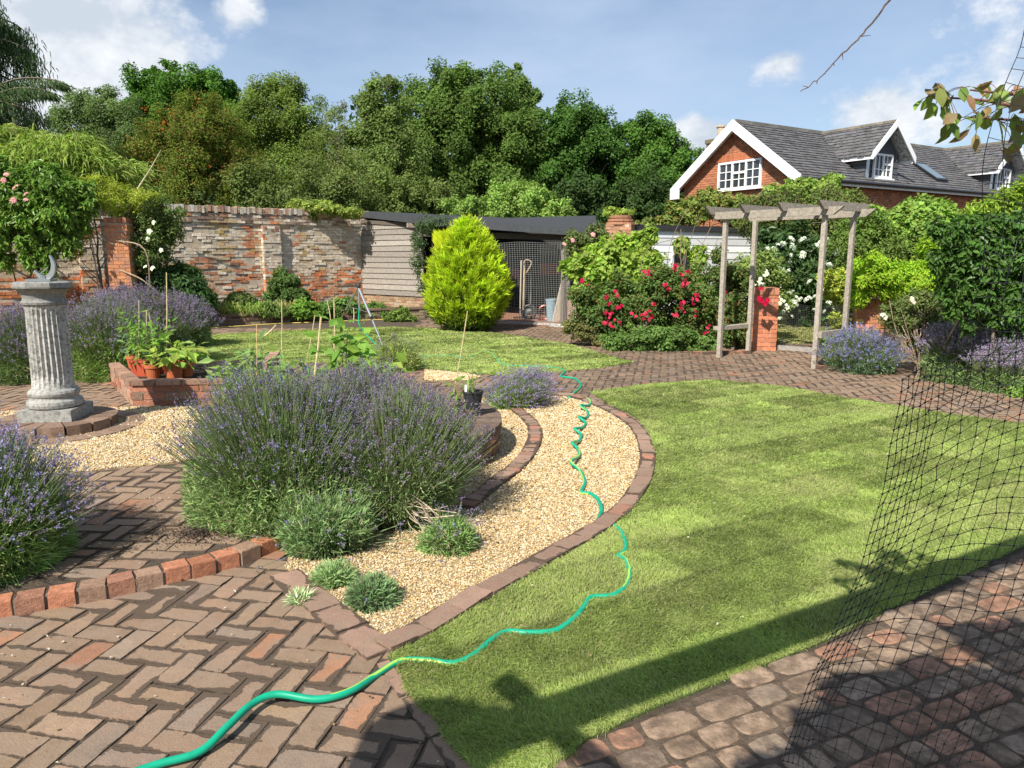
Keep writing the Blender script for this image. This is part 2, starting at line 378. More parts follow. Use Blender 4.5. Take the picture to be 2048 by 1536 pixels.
# brick paver material: worn bricks with dirt creeping in from the joints
def paver_mat(name, dirt=(.085, .062, .045), hl=.1085, hw=.0525):
    m = bpy.data.materials.new(name); m.use_nodes = True; t = m.node_tree; n = t.nodes; L = t.links; b = n['Principled BSDF']
    def M(op, a, b_=None, clamp=False):
        q = n.new('ShaderNodeMath'); q.operation = op; q.use_clamp = clamp
        for i, x in enumerate((a, b_)):
            if x is None: continue
            if hasattr(x, 'is_linked'): L.new(x, q.inputs[i])
            else: q.inputs[i].default_value = x
        return q.outputs[0]
    def N(sc, det, ro):
        q = n.new('ShaderNodeTexNoise'); q.inputs['Scale'].default_value = sc; q.inputs['Detail'].default_value = det; q.inputs['Roughness'].default_value = ro
        L.new(geo.outputs['Position'], q.inputs['Vector']); return q.outputs['Fac']
    geo = n.new('ShaderNodeNewGeometry'); a = n.new('ShaderNodeAttribute'); a.attribute_name = 'Col'
    e = n.new('ShaderNodeAttribute'); e.attribute_name = 'Loc'; sx = n.new('ShaderNodeSeparateXYZ'); L.new(e.outputs['Vector'], sx.inputs[0])
    ex = M('SUBTRACT', hl, M('ABSOLUTE', sx.outputs[0])); ey = M('SUBTRACT', hw, M('ABSOLUTE', sx.outputs[1]))
    ed = M('MINIMUM', ex, ey)
    n1 = N(30, 8, .7); n2 = N(2.6, 5, .6); n3 = N(150, 4, .7); n4 = N(14, 6, .65)
    v = M('ADD', ed, M('ADD', .0025, M('MULTIPLY', M('SUBTRACT', n1, .5), .026)))
    th = M('ADD', .0, M('MULTIPLY', M('SUBTRACT', n2, .45, True), .16))
    dm = M('SUBTRACT', 1.0, M('MULTIPLY', M('SUBTRACT', M('SUBTRACT', v, th), .0015), 260, True), True)
    dm = M('MULTIPLY', dm, .93)
    sc = n.new('ShaderNodeVectorMath'); sc.operation = 'SCALE'; L.new(a.outputs['Color'], sc.inputs[0])
    L.new(M('ADD', .5, M('MULTIPLY', M('ADD', n4, M('MULTIPLY', n3, .6)), .62)), sc.inputs['Scale'])
    dust = n.new('ShaderNodeMix'); dust.data_type = 'RGBA'; L.new(M('MULTIPLY', M('SUBTRACT', N(5.5, 7, .7), .42, True), 4.5, True), dust.inputs[0])
    L.new(sc.outputs[0], dust.inputs[6]); dust.inputs[7].default_value = (.245, .175, .125, 1)
    mx = n.new('ShaderNodeMix'); mx.data_type = 'RGBA'; L.new(dm, mx.inputs[0]); L.new(dust.outputs[2], mx.inputs[6]); mx.inputs[7].default_value = (*dirt, 1)
    dsc = n.new('ShaderNodeVectorMath'); dsc.operation = 'SCALE'; L.new(mx.outputs[2], dsc.inputs[0]); L.new(M('ADD', .72, M('MULTIPLY', n3, .56)), dsc.inputs['Scale'])
    L.new(dsc.outputs[0], b.inputs['Base Color']); b.inputs['Roughness'].default_value = .93; b.inputs['Specular IOR Level'].default_value = .15
    hgt = M('ADD', M('MULTIPLY', n1, .5), M('ADD', M('MULTIPLY', n3, .35), M('MULTIPLY', dm, -.35)))
    bp = n.new('ShaderNodeBump'); bp.inputs['Strength'].default_value = .75; bp.inputs['Distance'].default_value = .012; L.new(hgt, bp.inputs['Height']); L.new(bp.outputs[0], b.inputs['Normal'])
    return m
PAVER = paver_mat('brick_paver')
def bricks_top(mb_list, cx, cy, ang, hl, hw, z, thick, col, tilt=.006):
    """flat bricks: arrays of centres and angles -> 5-faced boxes plus local coordinates"""
    n = len(cx); ca, sa = np.cos(ang), np.sin(ang)
    lx = np.array([-1, 1, 1, -1.]); ly = np.array([-1, -1, 1, 1.])
    hl = np.broadcast_to(hl, (n,)); hw = np.broadcast_to(hw, (n,))
    X = cx[:, None]+lx*hl[:, None]*ca[:, None]-ly*hw[:, None]*sa[:, None]
    Y = cy[:, None]+lx*hl[:, None]*sa[:, None]+ly*hw[:, None]*ca[:, None]
    Zt = z[:, None]+R.uniform(-1, 1, (n, 1))*.002+lx*R.uniform(-1, 1, (n, 1))*tilt*.35+ly*R.uniform(-1, 1, (n, 1))*tilt*.35
    V = np.concatenate([np.stack([X, Y, Zt], -1), np.stack([X, Y, Zt*0+z[:, None]-thick], -1)], 1).reshape(-1, 3)
    b = np.arange(n)[:, None]*8
    F = np.concatenate([b+np.array(f) for f in ([0, 1, 2, 3], [4, 5, 1, 0], [5, 6, 2, 1], [6, 7, 3, 2], [7, 4, 0, 3])])
    mb_list.add(V, F, np.repeat(col, 8, axis=0))
    L = np.stack([lx*hl[:, None], ly*hw[:, None], np.zeros((n, 4))], -1)
    return np.concatenate([L, L], 1).reshape(-1, 3)
def set_loc(o, loc):
    a = o.data.attributes.new('Loc', 'FLOAT_VECTOR', 'POINT'); a.data.foreach_set('vector', loc.astype(np.float32).ravel())
def brickcol(n, x, y, redness=.25):
    base = np.tile(np.array([[.25, .17, .112]]), (n, 1)); r = R.random(n)
    base[r < redness*.45] = (.31, .155, .09); base[r > .88] = (.225, .17, .13)
    wet = np.clip((fbm(x*.5+3, y*.5)-.42)*6+ (1-np.abs(y-10.5)/3.0), 0, 1)*np.clip((y-7.6)*1.2, 0, 1)*np.clip((x+2.5), 0, 1)*np.clip((4.2-x)*.8, 0, 1); base = base*(1-.52*wet*R.uniform(.5, 1.1, n))[:, None]
    return np.clip(base*(1+R.uniform(-.16, .16, (n, 1)))*(1+R.uniform(-.025, .025, (n, 3))), 0, 1)
def herringbone(inside, ang, x0, x1, y0, y1, z):
    w = .1125; rng_ = int(math.hypot(x1-x0, y1-y0)/w/1.3)
    gx, gy = np.meshgrid(np.arange(-rng_, rng_), np.arange(-rng_, rng_)); gx = gx.ravel(); gy = gy.ravel(); s = (gx-gy) % 4
    H = s == 0; Vv = s == 2
    ux = np.concatenate([gx[H]+1, gx[Vv]+.5])*w; uy = np.concatenate([gy[H]+.5, gy[Vv]])*w
    aa = np.concatenate([np.zeros(H.sum()), np.full(Vv.sum(), math.pi/2)])
    c, sn = math.cos(ang), math.sin(ang); mx_, my_ = (x0+x1)/2, (y0+y1)/2
    X = mx_+ux*c-uy*sn; Y = my_+ux*sn+uy*c
    k = (X > x0) & (X < x1) & (Y > y0) & (Y < y1) & (np.abs(X) < .78*Y+1.6)
    X, Y, aa = X[k], Y[k], aa[k]; k = inside(np.stack([X, Y], 1)); X, Y, aa = X[k], Y[k], aa[k]; n = len(X)
    X = X+R.uniform(-.004, .004, n); Y = Y+R.uniform(-.004, .004, n)
    mb = MB(); loc = bricks_top(mb, X, Y, aa+ang+R.uniform(-.025, .025, n), .1085+R.uniform(-.004, .002, n), .0525+R.uniform(-.003, .002, n), np.full(n, z), .009, brickcol(n, X, Y))
    return mb, loc
def grow(poly, c, k): return [(c[0]+(x-c[0])*k, c[1]+(y-c[1])*k) for x, y in poly]
def ins_main(P):
    r = inpoly(P, garden)
    for q in (lawn_main, lawn_back, gravel_main, gravel_patch, stones_area, terrace): r &= ~inpoly(P, q)
    r &= ~((P[:, 1] > 16.2) & (P[:, 0] < -2.2))
    return r
mb, loc = herringbone(ins_main, math.radians(-12), -13, 9, 1.2, 19.5, .008)
o = struct(mb.build('brick_paving', PAVER, loc=(0, 0, 0))); set_loc(o, loc)
def ins_ter(P):
    return inpoly(P, terrace) & inpoly(P+[.02, -.115], terrace) & inpoly(P+[-.09, -.1], terrace) & ~inpoly(P, gravel_ring) & (np.hypot(P[:, 0]-bed_c[0], P[:, 1]-bed_c[1]) > bed_r) & ~inpoly(P, gravel_main)
def near_edge(P): return ins_ter(P)
mb, loc = herringbone(near_edge, math.radians(-4), -12, 0, 2.6, 10.8, ZT)
o = struct(mb.build('terrace_paving', PAVER, loc=(0, 0, 0))); set_loc(o, loc)
# irregular old stones and bats at lower right
def stones(poly, name, size=.17):
    A = np.array(poly); x0, y0 = A.min(0); x1, y1 = A.max(0); x1 = min(x1, 6.5); y0 = max(y0, .8)
    mb = MB(); locs = []; a = math.radians(24); c, s = math.cos(a), math.sin(a); rows = np.arange(-6, 8, .112)
    for r_ in rows:
        h = .1; u = -7+R.uniform(0, .2)
        while u < 9:
            l = R.choice([.09, .12, .15, .19, .22])*R.uniform(.85, 1.15)
            cx, cy = u+l/2, r_; X = cx*c-cy*s; Y = cx*s+cy*c
            if x0 < X < x1 and y0 < Y < y1 and inpoly([(X, Y)], poly)[0]:
                k = 16; an = np.arange(k)*2*np.pi/k+R.uniform(-.04, .04, k)
                sq = 1/np.maximum(np.abs(np.cos(an)), np.abs(np.sin(an)))**.98
                rr = sq*R.uniform(.93, 1.03, k)*np.where(np.arange(k) % 4 == 2, R.uniform(.86, .97, k), 1); px = np.cos(an)*rr*(l/2-.004); py = np.sin(an)*rr*.0535*R.uniform(.85, 1.05)
                tx = (cx+px)*c-(cy+py)*s; ty = (cx+px)*s+(cy+py)*c; z = .010+R.uniform(-.003, .006)
                V = np.vstack([np.stack([tx, ty, np.full(k, z-.004)+R.uniform(-.002, .002, k)], 1), np.stack([X+(tx-X)*.92, Y+(ty-Y)*.92, np.full(k, z+.002)+R.uniform(-.0015, .0015, k)], 1), [[X, Y, z+.003]], np.stack([tx, ty, np.full(k, -.03)], 1)])
                i = np.arange(k); j = (i+1) % k
                col = np.array([(.27, .19, .13), (.25, .18, .125), (.31, .17, .11), (.24, .18, .13)][R.integers(4)])*R.uniform(.8, 1.15)
                mb.add(V, [np.stack([i, j, k+j, k+i], 1), np.stack([k+i, k+j, np.full(k, 2*k)], 1), np.stack([2*k+1+i, 2*k+1+j, j, i], 1)], col)
                locs.append(np.zeros((len(V), 3)))
            u += l+.008
    o = struct(mb.build(name, mat('worn_paving_stone', rough=.92, namp=.5, nscale=16, bump=.55, bscale=90, spec=.15, nscale2=11, tint=(.13, .09, .065)), loc=(0, 0, 0)))
g = MB(); g.poly(stones_area, -.02, .007, (.135, .10, .072)); struct(g.build('stone_joint_soil', SOIL, loc=(0, 0, 0)))
stones(stones_area, 'stone_paving')
# edging bricks laid along a line
def edging(pts, width, z, name, label, cat, group=None, h=.09, bl=.105, col=(.26, .165, .12), up=0., along=False):
    P = np.asarray(pts, float)[:, :2]; seg = np.linalg.norm(np.diff(P, axis=0), axis=1); s = np.concatenate([[0], np.cumsum(seg)]); n = max(2, int(s[-1]/(bl+.008)))
    t = (np.arange(n)+.5)*s[-1]/n; X = np.interp(t, s, P[:, 0]); Y = np.interp(t, s, P[:, 1])
    X2 = np.interp(t+.02, s, P[:, 0])-np.interp(t-.02, s, P[:, 0]); Y2 = np.interp(t+.02, s, P[:, 1])-np.interp(t-.02, s, P[:, 1]); an = np.arctan2(Y2, X2)
    mb = MB(); b = brickcol(n, X, Y, .2)*0+np.asarray(col)*(1+R.uniform(-.25, .3, (n, 1)))
    red = R.random(n) < .3; b[red] = np.array([.34, .15, .095])*(1+R.uniform(-.2, .2, (red.sum(), 1)))
    loc = bricks_top(mb, X, Y, an+R.uniform(-.03, .03, n), s[-1]/n/2-.004, width/2, np.full(n, z)+R.uniform(-.004, .004, n), h, b, .01)
    loc[:, :2] *= np.array([.1075/(s[-1]/n/2), .051/(width/2)])
    # dirt bed between the bricks
    for i in range(len(P)-1):
        d = P[i+1]-P[i]; L = np.linalg.norm(d)
        if L < 1e-6: continue
        d3 = np.array([*d, 0]); nn = np.array([-d[1], d[0], 0])/L*width*.92
        mb.hexa(np.array([*P[i], z-.03])-nn/2, d3, nn, (0, 0, .024), (.08, .06, .045)); loc = np.vstack([loc, np.zeros((8, 3))])
    o = mb.build(name, PAVER); tag(o, label, cat, group); set_loc(o, loc); return o
edging(arc_out_s, .12, .032, 'brick_edging', 'curved row of flat worn bricks between the gravel and the near lawn', 'edging', bl=.2)
edging(spline([(*gp(x, y)[:2], 0) for x, y in [(1032, 822), (1062, 848), (1070, 875), (1058, 908), (1030, 940), (985, 975), (930, 1020)]], 5), .125, .03, 'brick_edging', 'short inner arc of pale bricks lying in the gravel beside the raised bed', 'edging', bl=.105)
edging([gp(568, 1152), gp(640, 1212), gp(700, 1262), gp(765, 1312)], .15, .024, 'brick_edging', 'straight line of bricks closing the near corner of the gravel', 'edging', bl=.21)
edging([gp(790, 1320), gp(870, 1425), gp(975, 1565)], .16, .012, 'brick_edging', 'flat bricks along the near left edge of the main lawn', 'edging', bl=.2)
kp = [(x, y-.045) for x, y in P2([(-400, 1320), (0, 1232), (240, 1190), (400, 1151), (487, 1127), (566, 1096)])]
kerb = thing('brick_kerb', 'raised red brick step edge along the front of the left terrace', 'kerb', (*kp[2], 0)); m = MB(); KP = np.array(kp); sg_ = np.linalg.norm(np.diff(KP, axis=0), axis=1); cs_ = np.concatenate([[0], np.cumsum(sg_)]); nk = int(cs_[-1]/.118)
m2 = MB()
for i in range(nk):
    t0 = i*cs_[-1]/nk; t1 = (i+1)*cs_[-1]/nk; a_, b_ = [np.array([np.interp(t, cs_, KP[:, 0]), np.interp(t, cs_, KP[:, 1])]) for t in (t0, t1)]
    d_ = (b_-a_)/np.linalg.norm(b_-a_); n_ = np.array([-d_[1], d_[0]]); L_ = np.linalg.norm(b_-a_); j_ = R.uniform(-.006, .006)
    o_ = np.array([*(a_+d_*.007+n_*j_), -.02]); tl = R.uniform(-.004, .004); V = np.array([o_, o_+[*(d_*(L_-.014)), 0], o_+[*(d_*(L_-.014)+n_*.10), 0], o_+[*(n_*.10), 0]]); c_ = V.mean(0); V2 = V+[0, 0, .098+tl]; V3 = c_+(V2-c_)*[.965, .965, 1]+[0, 0, .005]
    V2 += R.normal(size=(4, 3))*.0015; c0_ = np.array([(.40, .17, .095), (.34, .17, .11), (.44, .19, .11), (.30, .19, .13)][R.integers(4)])*R.uniform(.8, 1.15)
    m.add(np.vstack([V, V2, V3]), [np.array([[0, 1, 5, 4], [1, 2, 6, 5], [2, 3, 7, 6], [3, 0, 4, 7], [4, 5, 9, 8], [5, 6, 10, 9], [6, 7, 11, 10], [7, 4, 8, 11], [8, 9, 10, 11]])], c0_)
    m2.hexa([*(a_+n_*.008), -.02], [*(b_-a_), 0], [*(n_*.085), 0], (0, 0, .092), (.26, .21, .16))
m.build('bricks', BRICK, kerb); m2.build('mortar', SOIL, kerb)
# gravel
def gravel(poly, z, n, s0, name, excl=None, zc=(.30, .22, .12)):
    g = MB(); g.poly(poly, z-.05, z, zc); A = np.array(poly); x0, y0 = A.min(0); x1, y1 = A.max(0)
    P = np.stack([R.uniform(x0, x1, n*6), R.uniform(y0, y1, n*6)], 1); k = inpoly(P, poly) & (np.abs(P[:, 0]) < .76*P[:, 1]+.3)
    if excl is not None: k &= ~excl(P)
    P = P[k]; wgt = R.random(len(P)) < np.clip((4.0/np.maximum(P[:, 1], 1))**1.3, 0, 1); P = P[wgt][:n]; m = len(P)
    s = s0*R.uniform(.55, 1.35, m)*np.clip(P[:, 1]/4.2, .9, 1.9)**.85
    O = np.array([[1, 0, 0], [0, 1, 0], [-1, 0, 0], [0, -1, 0], [0, 0, 1], [0, 0, -1], [.7, .7, .5], [-.7, -.7, .5]])[:6]
    V = O[None]*(s[:, None, None]/2)*R.uniform(.55, 1.25, (m, 6, 1)); V[:, :, 2] *= .75
    an = R.uniform(0, 6.28, m); c, sn = np.cos(an)[:, None], np.sin(an)[:, None]
    x = V[:, :, 0]*c-V[:, :, 1]*sn; y = V[:, :, 0]*sn+V[:, :, 1]*c; zz = V[:, :, 2]+V[:, :, 0]*R.uniform(-.5, .5, (m, 1))
    V = np.stack([x+P[:, :1], y+P[:, 1:2], zz+z+s[:, None]*R.uniform(.05, .45, (m, 1))], -1).reshape(-1, 3)
    F0 = np.array([[0, 1, 4], [1, 2, 4], [2, 3, 4], [3, 0, 4], [1, 0, 5], [2, 1, 5], [3, 2, 5], [0, 3, 5]])
    F = (np.arange(m)[:, None, None]*6+F0[None]).reshape(-1, 3)
    pal = np.array([(.50, .38, .20), (.43, .29, .12), (.60, .51, .35), (.35, .20, .07), (.54, .46, .33), (.24, .17, .10), (.49, .34, .13)])
    col = pal[R.choice(7, m, p=[.26, .2, .2, .09, .1, .05, .10])]*R.uniform(.8, 1.12, (m, 1))
    g.add(V, F, np.repeat(np.clip(col, 0, .85), 6, axis=0))
    return tag(g.build(name, PEBBLE, loc=(0, 0, 0)), kind='stuff')
inbed = lambda P: np.hypot(P[:, 0]-bed_c[0], P[:, 1]-bed_c[1]) < bed_r-.05
tag(gravel(gravel_main, .006, 75000, .0135, 'gravel', inbed), 'loose honey coloured gravel in the crescent bed by the near lawn', 'gravel')
tag(gravel(gravel_ring, ZT+.003, 42000, .014, 'gravel', inbed), 'pale gravel spread round the foot of the stone sundial', 'gravel')
tag(gravel(gravel_patch, .014, 6000, .018, 'gravel'), 'small far patch of gravel beside the back lawn', 'gravel')
# ---------------- grass ----------------
def grass(poly, n, y_ref, L0, W0, name, label, excl=None, z=.012, turf=True, base=(.355, .43, .13)):
    A = np.array(poly); x0, y0 = A.min(0); x1, y1 = A.max(0); got = []; c = 0
    while c < n:
        P = np.stack([R.uniform(x0, x1, 400000), R.uniform(y0, y1, 400000)], 1)
        P = P[R.random(len(P)) < np.clip((y_ref/np.maximum(P[:, 1], .5))**1.7, 0, 1)]
        P = P[(np.abs(P[:, 0]) < .74*P[:, 1]+.25)]; P = P[inpoly(P, poly)]; got.append(P); c += len(P)
    P = np.vstack(got)[:n]; m = len(P); X, Y = P.T
    # turf strips laid across the lawn, each with its own tone and lie
    a = math.radians(31); u = X*math.cos(a)+Y*math.sin(a); v = -X*math.sin(a)+Y*math.cos(a); row = np.floor(v/.41+.12*(fbm(u*.9, v*.9)-.5)); colr = np.floor((u+row*.7)/1.35)
    tone = _perm[(row.astype(int)*7) % 64, (colr.astype(int)*5+row.astype(int)) % 64]; low = fbm(X*1.6+5, Y*1.6); mid = fbm(X*6, Y*6+9)
    fr_ = v/.41+.12*(fbm(u*.9, v*.9)-.5)-row; seam = np.exp(-(np.minimum(fr_, 1-fr_)/.05)**2)*.22 if turf else 0
    tn = .88+(.38*(tone-.5) if turf else 0)+.22*(low-.5)+.5*(mid-.5)-seam
    col = np.array(base)*(np.clip(tn, .35, 1.35)*R.uniform(.7, 1.3, m))[:, None]
    yel = np.clip((fbm(X*2.3+20, Y*2.3)-.46)*3.2, 0, 1)*R.random(m); col = col*(1-yel[:, None]*.65)+np.array([.46, .44, .21])*yel[:, None]*.65*R.uniform(.8, 1.2, (m, 1))
    dry = R.random(m) < .06; col[dry] = np.array([.45, .40, .22])
    la = (fbm(X*1.1+40, Y*1.1)*4+fbm(X*7, Y*7)*5+tone*6); D = np.stack([np.cos(la)*.75, np.sin(la)*.75, np.full(m, .75)], 1)+R.normal(size=(m, 3))*.42; D[:, 2] = np.abs(D[:, 2])+.12
    sc = np.clip(Y/3.0, .75, 6)
    Lh = L0*R.uniform(.6, 1.35, m)*(.75+.55*low); 
    mb = MB(); blades(mb, np.stack([X, Y, np.full(m, z-.004)], 1), D, Lh, W0*np.clip(sc, .8, 5)*R.uniform(.7, 1.3, m), np.clip(col, 0, 1), droop=.35)
    o = mb.build(name, GRASS, loc=(0, 0, 0)); return tag(o, label, 'grass', kind='stuff')
grass(lawn_main, 520000, 2.2, .036, .0026, 'grass', 'newly laid striped turf of the main lawn')
grass(lawn_back, 150000, 9, .035, .0060, 'grass', 'mown grass of the lawn by the golden conifer')
gate_lawn = [(3.6, 13.3), (9.5, 13.3), (11, 19), (4.5, 19)]
g = MB(); g.poly(gate_lawn, -.03, .01, (.12, .13, .05)); struct(g.build('lawn_beyond_gate', SOIL, loc=(0, 0, 0)))
grass(gate_lawn, 50000, 12, .05, .009, 'grass', 'yellowing grass seen through the garden gate', base=(.36, .36, .14))
# fallen petals, bits of grit and leaves lying about
mb = MB(); n = 1500; Pg = np.stack([R.uniform(-6, 6, n*6), R.uniform(1.6, 13, n*6)], 1); Pg = Pg[ins_main(Pg)][:n]; n = len(Pg)
leaves(mb, np.column_stack([Pg, np.full(n, .018)]), unit(np.array([0, 0, 1.])+R.normal(size=(n, 3))*.25), R.uniform(.006, .022, n), R.uniform(.005, .014, n), np.array([(.55, .5, .4), (.10, .07, .05), (.3, .2, .1), (.6, .55, .45)])[R.integers(0, 4, n)])
nt_ = 700; Pt = np.column_stack([R.uniform(-4, -1, nt_), R.uniform(3.0, 6, nt_)]); Pt = Pt[ins_ter(Pt)]; nt_ = len(Pt)
leaves(mb, np.column_stack([Pt, np.full(nt_, ZT+.010)]), unit(np.array([0, 0, 1.])+R.normal(size=(nt_, 3))*.25), R.uniform(.006, .02, nt_), R.uniform(.005, .013, nt_), np.array([(.6, .55, .45), (.05, .04, .03), (.3, .2, .1), (.5, .45, .38)])[R.integers(0, 4, nt_)])
nl_ = 400; Pt = np.column_stack([R.uniform(0, 6, nl_), R.uniform(2.2, 9, nl_)]); Pt = Pt[inpoly(Pt, lawn_main)][:110]; nl_ = len(Pt)
leaves(mb, np.column_stack([Pt, np.full(nl_, .043)]), unit(np.array([0, 0, 1.])+R.normal(size=(nl_, 3))*.35), R.uniform(.010, .026, nl_), R.uniform(.008, .016, nl_), np.array([(.6, .55, .42), (.42, .30, .14), (.55, .5, .3), (.3, .22, .1)])[R.integers(0, 4, nl_)])
tag(mb.build('leaf_litter', PETAL, loc=(0, 0, 0)), 'grit and fallen petals scattered over the brick paths', 'litter', kind='stuff')

mb = MB(); n = 1500; c_ = gp(395, 1068, ZT+.006); rr_ = np.abs(R.normal(size=n))*.14; an_ = R.uniform(0, 6.28, n); Pq = np.column_stack([c_[0]+rr_*np.cos(an_)*1.3, c_[1]+rr_*np.sin(an_)*.8, np.full(n, ZT+.006)+.02*np.exp(-(rr_/.1)**2)*R.random(n)])
leaves(mb, Pq, rdir(n), R.uniform(.005, .016, n), R.uniform(.005, .013, n), vary((.055, .038, .028), n, .4)); tag(mb.build('soil_crumbs', PEBBLE, loc=(0, 0, 0)), 'crumbs of dark spilt soil on the terrace beside the big lavender', 'soil', kind='stuff')
# ---------------- masonry helper ----------------
def boxes(mb, O, A, B, Cc, col):
    n = len(O); V = np.stack([O, O+A, O+A+B, O+B, O+Cc, O+A+Cc, O+A+B+Cc, O+B+Cc], 1).reshape(-1, 3); b = np.arange(n)[:, None]*8
    F = np.concatenate([b+np.array(f) for f in ([0, 3, 2, 1], [4, 5, 6, 7], [0, 1, 5, 4], [1, 2, 6, 5], [2, 3, 7, 6], [3, 0, 4, 7])])
    mb.add(V, F, np.repeat(col, 8, axis=0))
def masonry(mb, p0, p1, z0, ztop, out, colf, inside=None, bl=.225, bh=.075, jut=.006, depth=.09, joint=.010, mortar=(.36, .31, .25), back=.2, rough=.4):
    """running-bond brick face from p0 to p1; out = unit horizontal normal; ztop number or function of u"""
    p0 = np.array([*p0[:2], 0.]); p1 = np.array([*p1[:2], 0.]); d = p1-p0; L = np.linalg.norm(d); d /= L; out = np.array([*out[:2], 0.]); out /= np.linalg.norm(out)
    zt = ztop if callable(ztop) else (lambda u: np.full(np.shape(u), float(ztop)))
    zmax = float(np.max(zt(np.linspace(0, L, 30)))); rows = int((zmax-z0)/bh+.5); us = []; vs = []; ls = []
    for r_ in range(rows):
        off = (bl/2 if r_ % 2 else 0); e = np.arange(-off, L+bl, bl); a = np.clip(e[:-1], 0, L); b = np.clip(e[1:], 0, L); k = (b-a) > .03
        us.append(a[k]); ls.append((b-a)[k]); vs.append(np.full(k.sum(), z0+r_*bh))
    u = np.concatenate(us); l = np.concatenate(ls); v = np.concatenate(vs); k = v+bh*.6 <= zt(u+l/2)
    if inside is not None: k &= inside(u+l/2, v+bh/2)
    u, l, v = u[k], l[k], v[k]; n = len(u); j = R.uniform(-jut, jut, n)+(R.random(n) < .03*rough)*(-.03)
    O = p0+d*(u+joint/2)[:, None]-out*depth+np.array([0, 0, 1.])*(v+joint/2)[:, None]
    boxes(mb, O, d*(l-joint)[:, None], out*(depth+j)[:, None], np.array([0, 0, 1.])*np.full((n, 1), bh-joint), colf(u+l/2, v+bh/2, n))
    if back:
        m = 24; uu = np.linspace(0, L, m)
        for i in range(m-1):
            h = float(min(zt(np.array([uu[i]]))[0], zt(np.array([uu[i+1]]))[0]))
            if inside is not None:
                continue
            mb.hexa(p0+d*uu[i]-out*back+np.array([0, 0, z0]), d*(uu[i+1]-uu[i]), out*(back-.009), (0, 0, h-z0-.01), mortar)
    return d, out, L
def simplecol(c, a=.25, alt=None, fa=.2):
    def f(u, v, n):
        k = np.tile(np.array([c]), (n, 1))*1.
        if alt is not None: k[R.random(n) < fa] = alt
        return np.clip(k*(1+R.uniform(-a, a, (n, 1))), 0, 1)
    return f
# old garden wall
wl = at(330, 500, 18.3); wr = at(705, 500, 21.6); d = (wr-wl)[:2]; d /= np.linalg.norm(d); W0 = wl[:2]-d*7.2; W1 = wr[:2]+d*.55
Lw = np.linalg.norm(W1-W0); wout = np.array([d[1], -d[0]])
def oldcol(u, v, n):
    c = np.tile(np.array([[.50, .20, .095]]), (n, 1)); r = R.random(n); w = fbm(u*1.1, v*1.6); w2 = fbm(u*3+9, v*3)
    c[r < .35] = (.42, .17, .09); c[r > .9] = (.26, .15, .11)
    white = (w*.6+w2*.4+.16*np.clip((v-1.0)/.5, -1, 1)+R.uniform(-.11, .11, n)) > .552
    c[white] = np.array([.66, .57, .45])*(1+R.uniform(-.22, .12, (white.sum(), 1)))
    yel = (~white) & (fbm(u*2+30, v*2) > .56) & (v > 1.2); c[yel] = (.44, .32, .14)
    org = (v < 1.15+.35*(w-.5)) & (R.random(n) < .7) & ~((w2 > .56)); c[org] = np.array([.58, .19, .075])*(1+R.uniform(-.25, .2, (org.sum(), 1)))
    dark = v > 2.45; dk = dark & (R.random(n) < .55); c[dk] = np.array([.25, .17, .13])*(1+R.uniform(-.3, .3, (dk.sum(), 1)))
    return np.clip(c*(1+R.uniform(-.16, .16, (n, 1))), 0, .8)
WOLD = mat('old_wall_brick', rough=.95, namp=.3, nscale=11, bump=.9, bscale=38, spec=.1, nscale2=3.6, tint=(.50, .38, .26))
wz = lambda u: 2.72+.0*u+.05*(fbm(np.asarray(u)*.8, 1.)-.5)
rw = thing('garden_wall', 'long old brick wall with patchy whitewash running behind the beds to the shed', 'wall', (*((W0+W1)/2), 0))
mb = MB(); masonry(mb, W0, W1, 0, 2.45, wout, oldcol, jut=.014, back=.3, rough=2.2, mortar=(.44, .38, .30)); mb.build('wall_face', WOLD, rw)
mb = MB(); o2 = wout*.05; masonry(mb, W0+o2, W1+o2, 2.45, wz, wout, oldcol, jut=.012, back=.35, mortar=(.33, .28, .23)); mb.build('upper_band', WOLD, rw)
mb = MB(); nco = int(Lw/.082); dd = np.array([*d, 0]); oo = np.array([*wout, 0]); uu = np.arange(nco)*.082
Oc = np.array([*W0, 0])+dd*uu[:, None]+oo*.075+np.stack([np.zeros(nco), np.zeros(nco), wz(uu)+R.uniform(-.022, .018, nco)], 1)-oo*.38
cc = np.array([(.52, .48, .41), (.30, .20, .15), (.40, .22, .15)])[R.choice(3, nco, p=[.5, .3, .2])]*R.uniform(.8, 1.15, (nco, 1))
boxes(mb, Oc, dd*np.full((nco, 1), .074), oo*(.38+R.uniform(-.01, .01, (nco, 1))), np.array([0, 0, 1.])*R.uniform(.15, .175, (nco, 1)), cc); mb.build('coping', WOLD, rw)
for upx in (548, 190):          # shallow piers
    best = min(np.linspace(0, Lw, 400), key=lambda t: abs(1024+FPX*(W0+d*t)[0]/((W0+d*t)[1]*math.cos(TH)+.2)-upx)); pc = W0+d*best
    mb = MB(); masonry(mb, pc-d*.24+wout*.14, pc+d*.24+wout*.14, 0, 2.42, wout, oldcol, jut=.012, back=.15)
    masonry(mb, pc+d*.25, pc+d*.25+wout*.14, 0, 2.42, d, oldcol, jut=.004, back=0, depth=.06); masonry(mb, pc-d*.25, pc-d*.25+wout*.14, 0, 2.42, -d, oldcol, jut=.004, back=0, depth=.06)
    mb.build('buttress', WOLD, rw)
